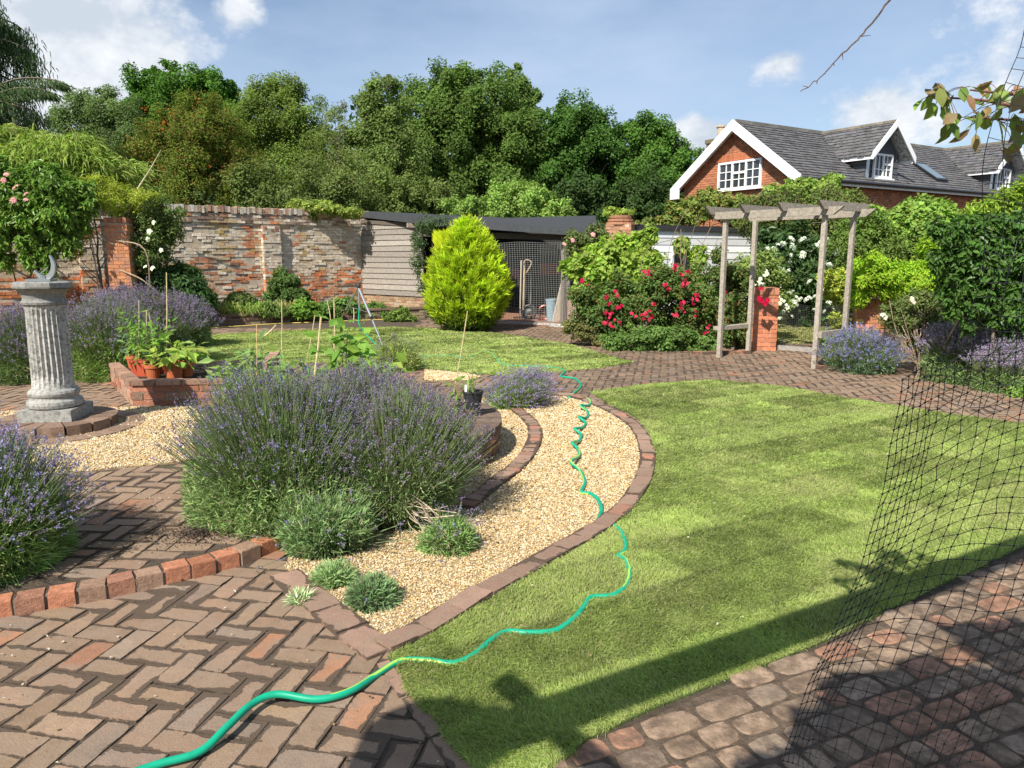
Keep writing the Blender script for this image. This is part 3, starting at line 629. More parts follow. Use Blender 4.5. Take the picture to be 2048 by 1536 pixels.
# free-standing red pillar
def pier(name, label, c, w, h, rz, colf, z0=0., cap=True, cat='pillar', dpt=None):
    root = thing(name, label, cat, (c[0], c[1], z0)); mb = MB(); dp = dpt or w
    a = np.array([math.cos(rz), math.sin(rz)]); b = np.array([-a[1], a[0]]); c = np.asarray(c, float)[:2]
    cs = [c-a*w/2-b*dp/2, c+a*w/2-b*dp/2, c+a*w/2+b*dp/2, c-a*w/2+b*dp/2]; ns = [-b, a, b, -a]
    for i in range(4): masonry(mb, cs[i], cs[(i+1) % 4], z0, h, ns[i], colf, jut=.003, back=0, depth=.05, rough=.3)
    mb.box((*c, (z0+h)/2), (w-.02, dp-.02, h-z0-.01), rz, (.50, .42, .33)); mb.build('brickwork', BRICK, root)
    if cap:
        mb = MB()
        for i in range(max(2, int(w/.075))):
            t = (i+.5)/max(2, int(w/.075))-.5; p = c+a*t*w
            mb.box((*p, h+.055), (w/max(2, int(w/.075))-.008, dp+.03, .11), rz, np.array((.42, .19, .11))*R.uniform(.75, 1.15))
        mb.build('capping', BRICK, root)
    return root
pp = at(248, 560, 15.6); pier('brick_pillar', 'tall free-standing orange brick pillar in front of the old wall', pp[:2], .44, 2.28, math.radians(10), simplecol((.50, .215, .10), .15, (.42, .20, .12), .3))
# low retaining wall of the back border
ra = gp(250, 672); rb = gp(400, 655); rc = gp(700, 641); rd = gp(850, 636)
root = thing('border_wall', 'low mossy brick retaining wall holding the border under the old wall', 'wall', (rb[0], rb[1], 0)); mb = MB()
mossy = simplecol((.17, .10, .07), .35, (.24, .20, .12), .25)
for a_, b_ in ((ra, rb), (rb, rc), (rc, rd)):
    q = (b_-a_)[:2]; q = q/np.linalg.norm(q); masonry(mb, a_, b_, 0, .24, (q[1], -q[0]), mossy, jut=.006, back=.12)
    mb.hexa((*(a_[:2]-np.array((q[1], -q[0]))*.2), .235), (*(b_-a_)[:2], 0), np.array((q[1], -q[0], 0))*.225, (0, 0, .05), (.17, .12, .08))
mb.build('brickwork', BRICK, root)
mb = MB(); mb.poly([ra[:2], rb[:2]+[0, .15], rc[:2]+[0, .15], rd[:2]+[0, .1], W1-d*.3, W0+d*3.5], .1, .2, (.07, .055, .04)); struct(mb.build('border_soil', SOIL, loc=(0, 0, 0)))
# pale rope/hose along that wall's foot
# ---------------- shed ----------------
A = np.array([*at(712, 500, 22.0)[:2]]); B_ = np.array([*at(846, 500, 20.0)[:2]]); Ct = gp(997, 646)[:2]; D_ = gp(1150, 655)[:2]
shed = thing('open_shed', 'dark open-fronted garden shed with grey weatherboards and felt roof', 'shed', (0, 20, 0))
def board_wall(mb, p0, p1, z0, z1, out, col, bh=.155, tk=.035):
    p0 = np.array([*p0[:2], 0.]); d = np.array([*p1[:2], 0.])-p0; L = np.linalg.norm(d); d /= L; out = np.array([*out[:2], 0.])
    z = z0
    while z < z1-.02:
        h = min(bh, z1-z); w = R.uniform(-.008, .008); c = np.array(col)*R.uniform(.78, 1.15); b = np.array(p0)+d*0
        V = np.array([b+out*tk+[0, 0, z+w], b+d*L+out*tk+[0, 0, z-w], b+d*L+out*.008+[0, 0, z+h+.02-w], b+out*.008+[0, 0, z+h+.02+w], b+[0, 0, z+w], b+d*L+[0, 0, z-w]])
        mb.add(V, [np.array([[0, 1, 2, 3], [4, 5, 1, 0]]), np.array([[4, 0, 3], [1, 5, 2]])], c); z += bh
    mb.hexa(p0-out*.02+[0, 0, z0], d*L, out*.02, (0, 0, z1-z0), np.array(col)*.8)
dAB = (B_-A)/np.linalg.norm(B_-A); oAB = np.array([dAB[1], -dAB[0]])
if np.dot(oAB, -A) < 0: oAB = -oAB
mb = MB(); board_wall(mb, A, B_, .5, 2.5, oAB, (.29, .255, .215)); mb.build('weatherboards', TIMBER, shed)
mb = MB(); masonry(mb, A, B_, 0, .5, oAB, simplecol((.36, .25, .15), .2, (.30, .16, .10), .3), back=.1); mb.build('brick_plinth', BRICK, shed)
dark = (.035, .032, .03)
bk = np.array([3.3, 20.5]); bk2 = np.array([-1.2, 24.5])
mb = MB()
def slab(mb, p, q, z0, z1, t, col):
    p = np.array([*p[:2], z0]); q = np.array([*q[:2], z0]); dd_ = q-p; nn = np.array([dd_[1], -dd_[0], 0]); nn = nn/np.linalg.norm(nn)*t
    mb.hexa(p, dd_, nn, (0, 0, z1-z0), col)
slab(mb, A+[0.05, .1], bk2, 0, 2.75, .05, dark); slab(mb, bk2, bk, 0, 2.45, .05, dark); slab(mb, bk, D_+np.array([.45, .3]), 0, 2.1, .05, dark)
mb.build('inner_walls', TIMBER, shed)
# roof: corners follow the eaves seen in the photograph
Ra = at(704, 421, 22.3); Rm = at(880, 439, 19.0); Rb = at(1198, 459, 16.0); Rc = at(1190, 431, 19.2); Rd = np.array([*(Ra[:2]+np.array([2.6, 3.2])), 3.0]); Re = at(1046, 437, 22.5)
mb = MB(); top = [Ra, Rm, Rb, Rc, Re, Rd]; V = np.array(top); V2 = V-[0, 0, .15]; n6 = 6
mb.add(np.vstack([V, V2]), [np.array([[0, 1, 4, 5], [1, 2, 3, 4]]), np.array([[6, 11, 10, 7], [7, 10, 9, 8]]), np.array([[i, 6+i, 6+(i+1) % 6, (i+1) % 6] for i in range(6)])], (.040, .042, .045)); mb.build('felt_roof', FELT, shed)
mb = MB(); off = np.array([0, -.02, 0])
for p, q in ((Ra, Rm), (Rm, Rb)): mb.beam(p+off-[0, 0, .085], q+off-[0, 0, .085], .03, .16, (.052, .056, .06))
mb.build('fascia', FELT, shed)
mb = MB(); mb.beam((*(B_+oAB*-.3), 2.4), (*(B_+oAB*.32-dAB*.25), 2.42), .12, .12, (.30, .24, .18))
mb.beam((*A, 2.62), (*B_, 2.42), .1, .1, (.12, .10, .08))
e0 = Rm*.5+np.array([B_[0], B_[1], 2.4])*.5; mb.beam((B_[0], B_[1], 2.2), (D_[0]+.3, D_[1]+.2, 2.0), .08, .14, (.10, .085, .07)); mb.build('wall_plate', TIMBER, shed)
for (px, Y, zt) in ((905, 18.6, 2.3), (1128, 17.0, 2.05)):
    x = xat(px, Y, 1); m = MB(); m.box((x, Y, zt/2), (.11, .11, zt), .6, (.22, .19, .16)); m.build('post', TIMBER, shed)
mb = MB(); x0 = gp(1150, 655); mb.box((x0[0]+.15, x0[1]+.3, .32), (.5, .28, .64), -.5, (.35, .25, .2)); masonry(mb, gp(1128, 650)[:2], gp(1175, 656)[:2], 0, .75, (-.2, -.98), simplecol((.38, .27, .2), .3, (.45, .2, .12), .3), back=.2); mb.build('brick_plinth', BRICK, shed)
mb = MB(); board_wall(mb, gp(1128, 648)[:2]+[0, .1], gp(1200, 650)[:2]+[0, .3], .75, 1.9, np.array([-.2, -.98]), (.2, .18, .16)); mb.build('weatherboards', TIMBER, shed)
# shelves & clutter inside read as dark shapes
mb = MB()
for z in (.7, 1.15, 1.6): mb.box((1.0, 21.4, z), (3.6, .4, .035), -.72, (.12, .09, .07))
mb.build('shelf', TIMBER, shed)
fl = [gp(940, 650)[:2], gp(1150, 655)[:2], np.array([3.0, 20.0]), np.array([-1.0, 23.5])]
mb = MB(); mb.poly(fl, -.03, .035, (.30, .16, .11)); o = mb.build('floor_slab', BRICK, shed)
mb = MB(); mb.beam((*gp(930, 645)[:2], .04), (*gp(1150, 656)[:2], .04), .07, .08, (.62, .60, .56)); mb.build('threshold', STONE, shed)
# netting across the shed opening
def net_grid(mb, P, w, col):       # P: (rows, cols, 3) grid -> strands along both directions
    a = P[:, :-1].reshape(-1, 3); b = P[:, 1:].reshape(-1, 3); sticks2(mb, a, b, w, col)
    a = P[:-1].reshape(-1, 3); b = P[1:].reshape(-1, 3); sticks2(mb, a, b, w, col)
def sticks2(mb, P, Q, w, col, k=4):
    n = len(P); D = unit(Q-P); A_ = np.cross(D, np.array([.31, .52, .79])); A_ = unit(A_); Bq = np.cross(D, A_); w = np.broadcast_to(w, (n,))[:, None]
    ks = [math.cos(i*2*math.pi/k)*A_+math.sin(i*2*math.pi/k)*Bq for i in range(k)]
    V = np.stack([P+a*w/2 for a in ks]+[Q+a*w/2 for a in ks], 1).reshape(-1, 3); b = np.arange(n)[:, None]*2*k
    F = np.concatenate([b+np.array([i, (i+1) % k, k+(i+1) % k, k+i]) for i in range(k)]); mb.add(V, F, col)
q0 = gp(905, 652); q1 = gp(1140, 655); nu, nv = 46, 42; G = np.zeros((nv, nu, 3))
for i in range(nv):
    for j in range(nu):
        s = j/(nu-1); t = i/(nv-1); zt = 1.92-.10*math.sin(s*3.1*2)**2*.4; p = q0*(1-s)+q1*s
        G[i, j] = (p[0]+.02*math.sin(t*5+s*9), p[1]-.03*math.sin(t*6+s*7)+.03*t, .05+t*(zt-.05)+.02*math.sin(s*11))
mb = MB(); net_grid(mb, G, .005, (.30, .31, .30)); tag(mb.build('door_net', NETM), 'fine grey mesh netting hung over the open shed front', 'netting')
# tools and clutter
def prop(name, label, cat, mbf, m, group=None):
    mb = MB(); mbf(mb); return tag(mb.build(name, m), label, cat, group)
def t_handle(px, Y, h, lean, dh):
    x = xat(px, Y, 0)
    root = thing('fork' if dh else 'rake', 'long wooden-handled garden fork with looped grip leaning inside the shed' if dh else 'thin pale rake handle standing inside the shed doorway', 'tool', (x, Y, .04))
    m = MB(); m.tube([(x, Y, .3 if dh else .12), (x+lean, Y+.05, h-.2 if dh else h)], .019, (.60, .42, .24) if dh else (.5, .45, .38), 7); m.build('shaft', TIMBER, root)
    m = MB()
    if dh:
        m.tube(spline([(x+lean, Y+.05, h-.25), (x+lean-.0, Y+.05, h-.02), (x+lean+.12, Y+.05, h), (x+lean+.17, Y+.05, h-.08), (x+lean+.05, Y+.05, h-.3)], 6), .014, (.5, .38, .25), 6); m.build('grip', TIMBER, root)
        m = MB(); m.box((x, Y, .3), (.2, .03, .03), 0, (.2, .2, .2))
        for k in range(4): m.tube([(x-.09+k*.06, Y, .3), (x-.09+k*.06, Y-.03, .04)], .008, (.25, .25, .25), 5)
        m.build('tines', METAL, root)
    else:
        m.box((x, Y, .1), (.34, .03, .03), 0, (.3, .25, .2))
        for k in range(8): m.tube([(x-.15+k*.043, Y, .1), (x-.15+k*.043, Y-.04, .04)], .006, (.25, .25, .25), 4)
        m.build('head', METAL, root)
t_handle(1040, 18.1, 1.5, .03, False); t_handle(1046, 17.9, 1.5, .03, True)
Y = 18.3; x = xat(1058, Y, .2); root = thing('sack_barrow', 'hand barrow with one grey-hubbed black wheel inside the shed', 'barrow', (x, Y, .035))
m = MB(); an = np.linspace(0, 2*np.pi, 25); m.tube(np.stack([x+.16*np.cos(an), np.full(25, Y), .215+.16*np.sin(an)], 1), .045, (.04, .04, .045), 8, cap=False); m.build('tyre', NETM, root, smooth=True)
m = MB(); m.box((x, Y, .215), (.16, .05, .16), 0, (.55, .55, .52)); m.lathe([(.0, -.03), (.09, -.03), (.09, .03), (.0, .03)], (x, Y-.02, .215), (.5, .5, .5), 12); m.build('hub', METAL, root)
m = MB(); m.tube([(x+.03, Y+.08, .2), (x+.06, Y+.4, 1.15)], .016, (.3, .3, .3), 6); m.tube([(x-.12, Y+.08, .2), (x-.1, Y+.4, 1.15)], .016, (.3, .3, .3), 6); m.tube([(x-.1, Y+.4, 1.15), (x+.06, Y+.4, 1.15)], .016, (.3, .3, .3), 6); m.build('frame', METAL, root)
x = xat(1088, 18.0, .3); prop('hose_reel', 'small red tubular hose reel on the shed floor', 'reel', lambda m: ([m.tube(np.stack([x+dx+.15*np.cos(an), np.full(25, 17.9+dy), .23+.17*np.sin(an)], 1), .014, (.34, .10, .08), 6, cap=False) for dx, dy in ((0, 0), (.04, .2))], m.tube([(x, 17.9, .23), (x+.04, 18.1, .23)], .04, (.3, .1, .08), 8), m.box((x+.02, 18, .05), (.34, .24, .03), 0, (.3, .1, .08))), METAL)
x2 = xat(1103, 17.7, .3); root = thing('blue_bin', 'pale blue plastic bin standing against the shed post', 'bin', (x2, 17.75, .035))
m = MB(); m.lathe([(.11, 0), (.14, .5), (.15, .5), (.15, .54), (.13, .54), (.10, .02)], (x2, 17.75, .035), (.30, .42, .48), 14); m.build('tub', PLASTIC, root)
x3 = xat(1113, 17.4, .3); prop('plank', 'old paint-flaked plank leaning at the shed doorway', 'plank', lambda m: m.hexa((x3-.09, 17.4, .04), (.16, .05, 0), (-.02, .04, 0), (.34, .15, 1.5), (.55, .47, .38)), TIMBER)
for (px, Y, z, lab, cl) in ((1098, 19.6, 1.12, 'faded red crate on the shed shelf behind the netting', (.32, .05, .035)), (1020, 21.2, .95, 'dark red box at the left of the shed shelf', (.25, .04, .03)), (1096, 20.4, 1.64, 'pale grey slatted box high on the shed shelf', (.30, .31, .31))):
    xx = xat(px, Y, z); rt = thing('crate', lab, 'crate', (xx, Y, z)); 
    m = MB(); m.box((xx, Y, z+.01), (.5, .3, .02), 0, cl)
    for sx in (-1, 1): m.box((xx+sx*.24, Y, z+.15), (.02, .26, .26), 0, cl)
    for sy in (-1, 1): 
        for q in range(3): m.box((xx, Y+sy*.14, z+.07+q*.09), (.5, .02, .07), 0, cl)
    m.build('slats', PLASTIC, rt)
# ---------------- brick wall end by the shed, white outbuilding ----------------
c0 = at(1238, 560, 16.9); rt = pier('wall_end_pier', 'rounded old brick wall end between the shed and white outbuilding', c0[:2], .58, 2.3, math.radians(-18), simplecol((.38, .20, .12), .3, (.30, .17, .12), .3), cap=False, cat='wall')
mb = MB()
for i in range(3): mb.lathe([(.30-.03*i, 2.29+.075*i), (.33-.04*i, 2.30+.075*i), (.33-.04*i, 2.355+.075*i), (.2, 2.36+.075*i)], (c0[0], c0[1], 0), np.array((.40, .2, .12))*(1-.1*i), 12)
mb.build('capping', BRICK, rt)
o0 = at(1268, 500, 17.3)[:2]; o1 = at(1500, 500, 19.3)[:2]; dO = (o1-o0)/np.linalg.norm(o1-o0); nO = np.array([dO[1], -dO[0]])
ob = thing('outbuilding', 'low white-boarded outbuilding with black roof edge behind the red roses', 'building', (*o0, 0))
mb = MB(); board_wall(mb, o0, o1, 0, 2.22, nO, (.80, .80, .80), bh=.17, tk=.022); mb.build('wall', PAINT, ob)
mb = MB(); V3 = lambda p, z: np.array([p[0], p[1], z]); q = [V3(o0+nO*.07-dO*.1, 2.2), V3(o1+nO*.07, 2.2), V3(o1-nO*2.5, 2.32), V3(o0-nO*2.5-dO*.1, 2.32)]
mb.hexa(q[0], q[1]-q[0], q[3]-q[0], (0, 0, .13), (.035, .035, .038)); mb.build('roof', FELT, ob)
mb = MB(); slab(mb, o0-nO*.02, o0-nO*2.3, 0, 2.0, .05, (.7, .7, .7)); slab(mb, o0-nO*2.3, o1-nO*2.3, 0, 2.0, .05, (.7, .7, .7)); mb.build('wall', PAINT, ob)
wx = o0+dO*1.15+nO*.03; mb = MB(); mb.hexa((*wx, 1.05), (*dO*.75, 0), (*nO*.03, 0), (0, 0, .75), (.75, .75, .75)); f = mb.build('window', PAINT, ob)
mb = MB(); mb.hexa((*(wx+dO*.06+nO*.012), 1.11), (*dO*.63, 0), (*nO*.03, 0), (0, 0, .63), (.02, .022, .025)); mb.build('pane', GLASS, f).parent = f
# ---------------- house ----------------
hd = np.array([.854, .52]); hd = hd/np.linalg.norm(hd); gd = np.array([-hd[1], hd[0]])      # along the ridge, along the gable
Rr = at(1603, 362, 22.0)[:2]; GW = 5.4; HLn = 18.5; ZE = 3.92; ZR = 5.86
house = thing('brick_house', 'red brick house with slate roof, white bargeboards and two dormers beyond the vines', 'house', (*(Rr+gd*GW/2+hd*HLn/2), 0))
def HP(s, g_, z): p = Rr+hd*s+gd*g_; return np.array([p[0], p[1], z])
gi = lambda u, v: (v < ZE-.15+(ZR-ZE)*(1-np.abs((u-GW/2)/(GW/2)))-.02)
hcol = simplecol((.43, .175, .09), .2, (.34, .15, .09), .3)
mb = MB(); over = .28      # wall set back from the verge
WH = .3                    # eaves overhang
def gin(u, v): return v < (ZE+(ZR-ZE)*(1-np.abs((u+WH-GW/2)/(GW/2))))-.05
masonry(mb, HP(over, WH, 0), HP(over, GW-WH, 0), 2.6, ZR, -hd, hcol, inside=gin, jut=.003, mortar=(.5, .42, .33), joint=.012)
Vg = np.array([HP(over+.02, WH, 0), HP(over+.02, GW-WH, 0), HP(over+.02, GW-WH, ZE+.1), HP(over+.02, GW/2, ZR-.1), HP(over+.02, WH, ZE+.1)]); mb.add(Vg, np.array([[0, 1, 2, 3, 4]]), (.48, .33, .24))
masonry(mb, HP(over, WH, 0), HP(HLn, WH, 0), 2.7, ZE-.08, -gd, hcol, jut=.003, back=0); mb.hexa(HP(over+.03, WH+.02, 0), HP(HLn-over, 0, 0)-HP(0, 0, 0), (gd[0]*.1, gd[1]*.1, 0), (0, 0, ZE), (.48, .30, .22))
mb.hexa(HP(HLn-.1, WH, 0), (hd[0]*.1, hd[1]*.1, 0), (gd[0]*(GW-2*WH), gd[1]*(GW-2*WH), 0), (0, 0, ZE), (.45, .2, .1)); mb.build('wall', BRICK, house)
# slates
def slates(mb, o, u, v, U, V, inside=None, sw=.27, sh=.17, nrm=None, col=(.088, .086, .092)):
    o = np.asarray(o, float); u = unit(np.asarray(u, float)); v = unit(np.asarray(v, float)); nr = np.cross(u, v); nr = nr if nr[2] > 0 else -nr
    us = []; vs = []
    for i in range(int(V/sh)+1):
        x = np.arange(-(sw/2 if i % 2 else 0), U, sw); us.append(x); vs.append(np.full(len(x), i*sh))
    a = np.concatenate(us); b = np.concatenate(vs); a1 = np.clip(a+sw-.008, 0, U); a0 = np.clip(a, 0, U); k = (a1-a0) > .03
    if inside is not None: k &= inside((a0+a1)/2, b+sh/2)
    a0, a1, b = a0[k], a1[k], b[k]; n = len(b); lift = R.uniform(.0, .008, n)
    O = o+u*a0[:, None]+v*b[:, None]+nr*.004
    c = np.array(col)*R.uniform(.62, 1.35, (n, 1))*(1+R.uniform(-.05, .05, (n, 3)))
    # each slate: thin wedge, lower edge proud
    p0 = O; p1 = O+u*(a1-a0)[:, None]; q0_ = p0+v*(sh+.02+R.uniform(-.01, .012, n))[:, None]+nr*(.022+lift)[:, None]; q1_ = q0_+(p1-p0)
    Vv = np.stack([p0, p1, q1_, q0_, q0_-nr*.02, q1_-nr*.02], 1).reshape(-1, 3); bb = np.arange(n)[:, None]*6
    F = np.concatenate([bb+np.array([0, 1, 2, 3]), bb+np.array([3, 2, 5, 4])]); F2 = np.concatenate([bb+np.array([0, 3, 4]), bb+np.array([1, 5, 2])])
    mb.add(Vv, [F, F2], np.repeat(c, 6, axis=0))
ridge0 = HP(0, GW/2, ZR); ev = HP(0, 0, ZE)-ridge0; SL = np.linalg.norm(ev); ev2 = HP(0, GW, ZE)-ridge0
DL = 2.78; DW = 1.12; ZD = 4.78                     # dormer run, half width, dormer eaves height
dorm = [4.35, 12.05]
def not_dormer(a, b):
    g_ = b/SL*GW/2        # horizontal run from ridge
    r = np.ones(len(a), bool)
    for s0 in dorm: r &= ~((np.abs(a-s0) < DW-.12) & (g_ > (ZR-ZD)/((ZR-ZE)/(GW/2))*np.abs(a-s0)/DW-.0) & (g_ < GW/2-.15))
    return r
mb = MB(); h3 = np.array([*hd, 0.]); slates(mb, ridge0, h3, ev, HLn, SL, not_dormer); slates(mb, ridge0, h3, ev2, HLn, SL)
for e in (ev, ev2): nr = np.array([0, 0, -.03]); mb.hexa(ridge0+nr, h3*HLn, e*.985, (0, 0, -.05), (.09, .085, .08))
rb_ = mb.build('roof', SLATE, house)
mb = MB()
for i in range(int(HLn/.4)): mb.beam(ridge0+h3*(i*.4), ridge0+h3*(i*.4+.39), .20, .09, np.array((.20, .19, .16))*R.uniform(.7, 1.2))
mb.build('ridge_tiles', SLATE, rb_)
# chimney
cq = at(1434, 282, 28.6); cp = cq[:2]; zc = at(1434, 276, 28.6)[2]; ra_ = math.atan2(hd[1], hd[0])
m = MB(); m.box((cp[0], cp[1], zc/2-.1), (.6, .5, zc-.2), ra_, (.20, .13, .095)); m.box((cp[0], cp[1], zc-.14), (.68, .58, .14), ra_, (.17, .14, .09)); m.build('chimney', BRICK, house)
m = MB(); m.lathe([(.16, zc-.07), (.19, zc-.02), (.16, zc+.0), (.165, zc+.36), (.2, zc+.38), (.2, zc+.44), (.13, zc+.44)], (cp[0]+.15, cp[1], 0), (.55, .44, .30), 12); m.build('chimney_pot', STONE, house)
# bargeboards
def barge(mb, peak, foot, out, w, t, col=(.82, .82, .82)):
    peak = np.asarray(peak, float); foot = np.asarray(foot, float); out = np.asarray(out, float)
    mb.hexa(peak+out*.02, foot-peak, out*t, (0, 0, -w), col)
mb = MB(); ho = -h3
for g_ in (0, GW):
    barge(mb, HP(0, GW/2, ZR+.04), HP(0, g_, ZE+.04), ho, .34, .05)
    mb.hexa(HP(-.01, g_, ZE+.02)+ho*.02, (gd[0]*(.42 if g_ == 0 else -.42), gd[1]*(.42 if g_ == 0 else -.42), 0), ho*.056, (0, 0, -.36), (.82, .82, .82))
    sg = 1 if g_ == 0 else -1
    mb.hexa(HP(0, g_, ZE-.34), gd_ := np.array([gd[0], gd[1], 0])*sg*WH, h3*over, (0, 0, .03), (.8, .8, .8))
    e = (ev if g_ == 0 else ev2); mb.hexa(ridge0-[0, 0, .09], e, h3*over, (0, 0, -.03), (.8, .8, .8))
mb.build('bargeboard', PAINT, house)
mb = MB(); mb.hexa(HP(0, .02, ZE-.18), h3*HLn, (gd[0]*.03, gd[1]*.03, 0), (0, 0, .17), (.8, .8, .8)); mb.build('fascia', PAINT, house)
mb = MB(); g0 = HP(0, -.06, ZE-.06); mb.tube([g0, g0+h3*HLn], .055, (.03, .03, .035), 8); mb.build('gutter', NETM, house)
def window(parent, o, u, out, w, h, bays, name='window'):
    """o lower left, u along, casement window with white frame; bays = list of (width fraction, cols, [row fractions])"""
    o = np.asarray(o, float); u = unit(np.asarray(u, float)); out = unit(np.asarray(out, float)); Z = np.array([0, 0, 1.]); wc = (.84, .84, .84)
    mb = MB(); F = .065
    mb.hexa(o+Z*0, u*w, out*.07, Z*F, wc); mb.hexa(o+Z*(h-F), u*w, out*.07, Z*F, wc); mb.hexa(o+Z*F, u*F, out*.07, Z*(h-2*F), wc); mb.hexa(o+u*(w-F)+Z*F, u*F, out*.07, Z*(h-2*F), wc)
    mb.hexa(o-u*.06-Z*.05, u*(w+.12), out*.13, Z*.047, wc)
    x = F
    for i, (bw, cols, rows) in enumerate(bays):
        W_ = bw*(w-2*F)
        if i: mb.hexa(o+u*(x-.03)+Z*F+out*.002, u*.06, out*.066, Z*(h-2*F), wc)
        for c_ in range(1, cols): mb.hexa(o+u*(x+W_*c_/cols-.012)+Z*F+out*.02, u*.024, out*.03, Z*(h-2*F), wc)
        for r_ in rows: big = r_ < 0; r_ = abs(r_); t = .07 if big else .024; mb.hexa(o+u*x+Z*(F+(h-2*F)*r_-t/2)+out*.022, u*W_, out*(.04 if big else .026), Z*t, wc)
        x += W_
    f = mb.build(name, PAINT, parent); mb = MB()
    mb.hexa(o+u*F*.9+Z*F*.9+out*.006, u*(w-1.8*F), out*.012, Z*(h-1.8*F), (.03, .035, .04)); mb.build('pane', GLASS, f); f['_w'] = parent['_w']
    return f
def win_build(parent, *a): 
    return window(parent, *a)
g3 = np.array([gd[0], gd[1], 0.])
# gable window: u runs from left of picture (far side) to the right (near side)
wl_ = at(1438, 380, 24.6)
def on_gable(px, py):          # intersect pixel ray with gable wall plane
    u_, y_, z_ = pdir(px, py); r_ = np.array([u_, y_]); o_ = HP(over, 0, 0)[:2]; t = np.dot(o_, hd)/np.dot(r_, hd); return np.array([u_*t, y_*t, CAMZ+z_*t])
a_ = on_gable(1437, 382); b_ = on_gable(1523, 374); c_ = on_gable(1437, 326); ww = np.linalg.norm((b_-a_)[:2]); zz = a_[2]*.5+b_[2]*.5
window(house, (a_[0]-hd[0]*.01, a_[1]-hd[1]*.01, zz), -g3, -h3, ww, (c_[2]-zz)*.97, [(.33, 2, [.333, .667]), (.34, 2, [.33, -.6, ]), (.33, 2, [.333, .667])])
mb = MB(); n_ = int((ww+.3)/.075)
for i in range(n_):
    p = np.array([a_[0], a_[1], c_[2]+.0])-g3*(i*.075-.12)-h3*.012; mb.hexa(p, -g3*.066, -h3*.02, (0, 0, .21), np.array((.42, .15, .075))*R.uniform(.8, 1.2))
mb.build('lintel', BRICK, house)
# dormers
for k_, s0 in enumerate(dorm):
    run = DL; pk = HP(s0, GW/2-run, ZR-.02); rp = HP(s0, GW/2, ZR-.02); out = -g3
    mb = MB(); drop = ZR-ZD; ls = math.hypot(DW, drop)
    for sg in (-1, 1):
        vdir = unit(h3*sg*DW+np.array([0, 0, -drop])); slope = (ZR-ZE)/(GW/2)
        def ins(a, b, vdir=vdir): return (a > (b/ls*drop)/slope-.1)
        o_ = rp; slates(mb, o_, out, vdir, run, ls, ins, sh=.16, sw=.24); # undersheet as a triangle-like quad that dies into the main roof
        q0_ = rp-[0, 0, .03]; q1_ = pk-[0, 0, .03]; e1 = q1_+vdir*ls; e0 = q0_+vdir*ls+out*(drop/slope)
        mb.add(np.array([q0_, q1_, e1, e0]), np.array([[0, 1, 2, 3]]), (.09, .085, .08)); mb.add(np.array([q0_, q1_, e1, e0])-[0, 0, .05], np.array([[3, 2, 1, 0]]), (.6, .6, .6))
    dr = mb.build('dormer', SLATE, house)
    mb = MB()
    for i in range(7): mb.beam(rp+out*(i*.4), rp+out*min(run, i*.4+.39), .17, .08, np.array((.22, .19, .14))*R.uniform(.7, 1.2))
    mb.build('ridge_tiles', SLATE, dr)
    mb = MB()
    for sg in (-1, 1):
        ft = pk+h3*sg*DW+np.array([0, 0, -drop]); barge(mb, pk+[0, 0, .05], ft+[0, 0, .05]+(h3*sg*.05), out, .22, .04)
        mb.hexa(ft+[0, 0, -.02], -out*(run-.9), h3*sg*-.03, (0, 0, -.13), (.82, .82, .82))
    mb.build('bargeboard', PAINT, dr)
    mb = MB(); fr = .38; hw_ = DW-.22; base = HP(s0, GW/2-run+fr, 0); zb = 4.02; DG = (.095, .10, .11)
    Vf = np.array([base-h3*hw_+[0, 0, zb], base+h3*hw_+[0, 0, zb], base+h3*hw_+[0, 0, ZD+.05], base+[0, 0, ZR-.15], base-h3*hw_+[0, 0, ZD+.05]]); Vb = Vf+g3*1.6
    mb.add(np.vstack([Vf, Vb]), [np.array([[0, 1, 2, 3, 4]]), np.array([[0, 4, 9, 5], [1, 6, 7, 2]])], DG)
    for i in range(5):
        z = zb+.05+i*.2; 
        for sg in (-1, 1): mb.hexa(base+h3*sg*hw_+[0, 0, z], g3*1.6, h3*sg*.02, (0, 0, .02), (.05, .052, .055))
        if z > 5.0 or 1: mb.hexa(base-h3*hw_+[0, 0, z]-g3*0+out*.0, h3*hw_*2, out*.012, (0, 0, .015), (.05, .052, .055)) if z < ZD else None
    mb.build('cladding', MATTE, dr)
    mb = MB(); mb.hexa(base+out*.02-h3*hw_*.98+[0, 0, zb-.03], h3*.14, out*.03, (0, 0, .75), (.50, .52, .54)); mb.build('corner_flashing', METAL, dr)
    mb = MB(); mb.hexa(base-h3*(hw_+.12)+[0, 0, zb-.05], h3*(2*hw_+.24), out*.22, (0, 0, .03), (.45, .46, .46)); mb.build('lead_apron', MATTE, dr)
    window(dr, base-h3*.55+out*.03+[0, 0, zb+.08], h3, out, 1.0, .76, [(.5, 2, [.33, .667][:1]), (.5, 2, [.33, -.6])])
# roof light
s0 = 7.7; oS = ridge0+h3*s0+ev*.52; nn = np.cross(h3, unit(ev)); nn = nn if nn[2] > 0 else -nn
mb = MB(); mb.hexa(oS+nn*.03, h3*.72, unit(ev)*1.15, nn*.07, (.05, .055, .06)); f = mb.build('skylight', METAL, house)
mb = MB(); mb.hexa(oS+nn*.101+h3*.08+unit(ev)*.08, h3*.56, unit(ev)*.98, nn*.006, (.13, .17, .19)); mb.build('pane', GLASS, f)
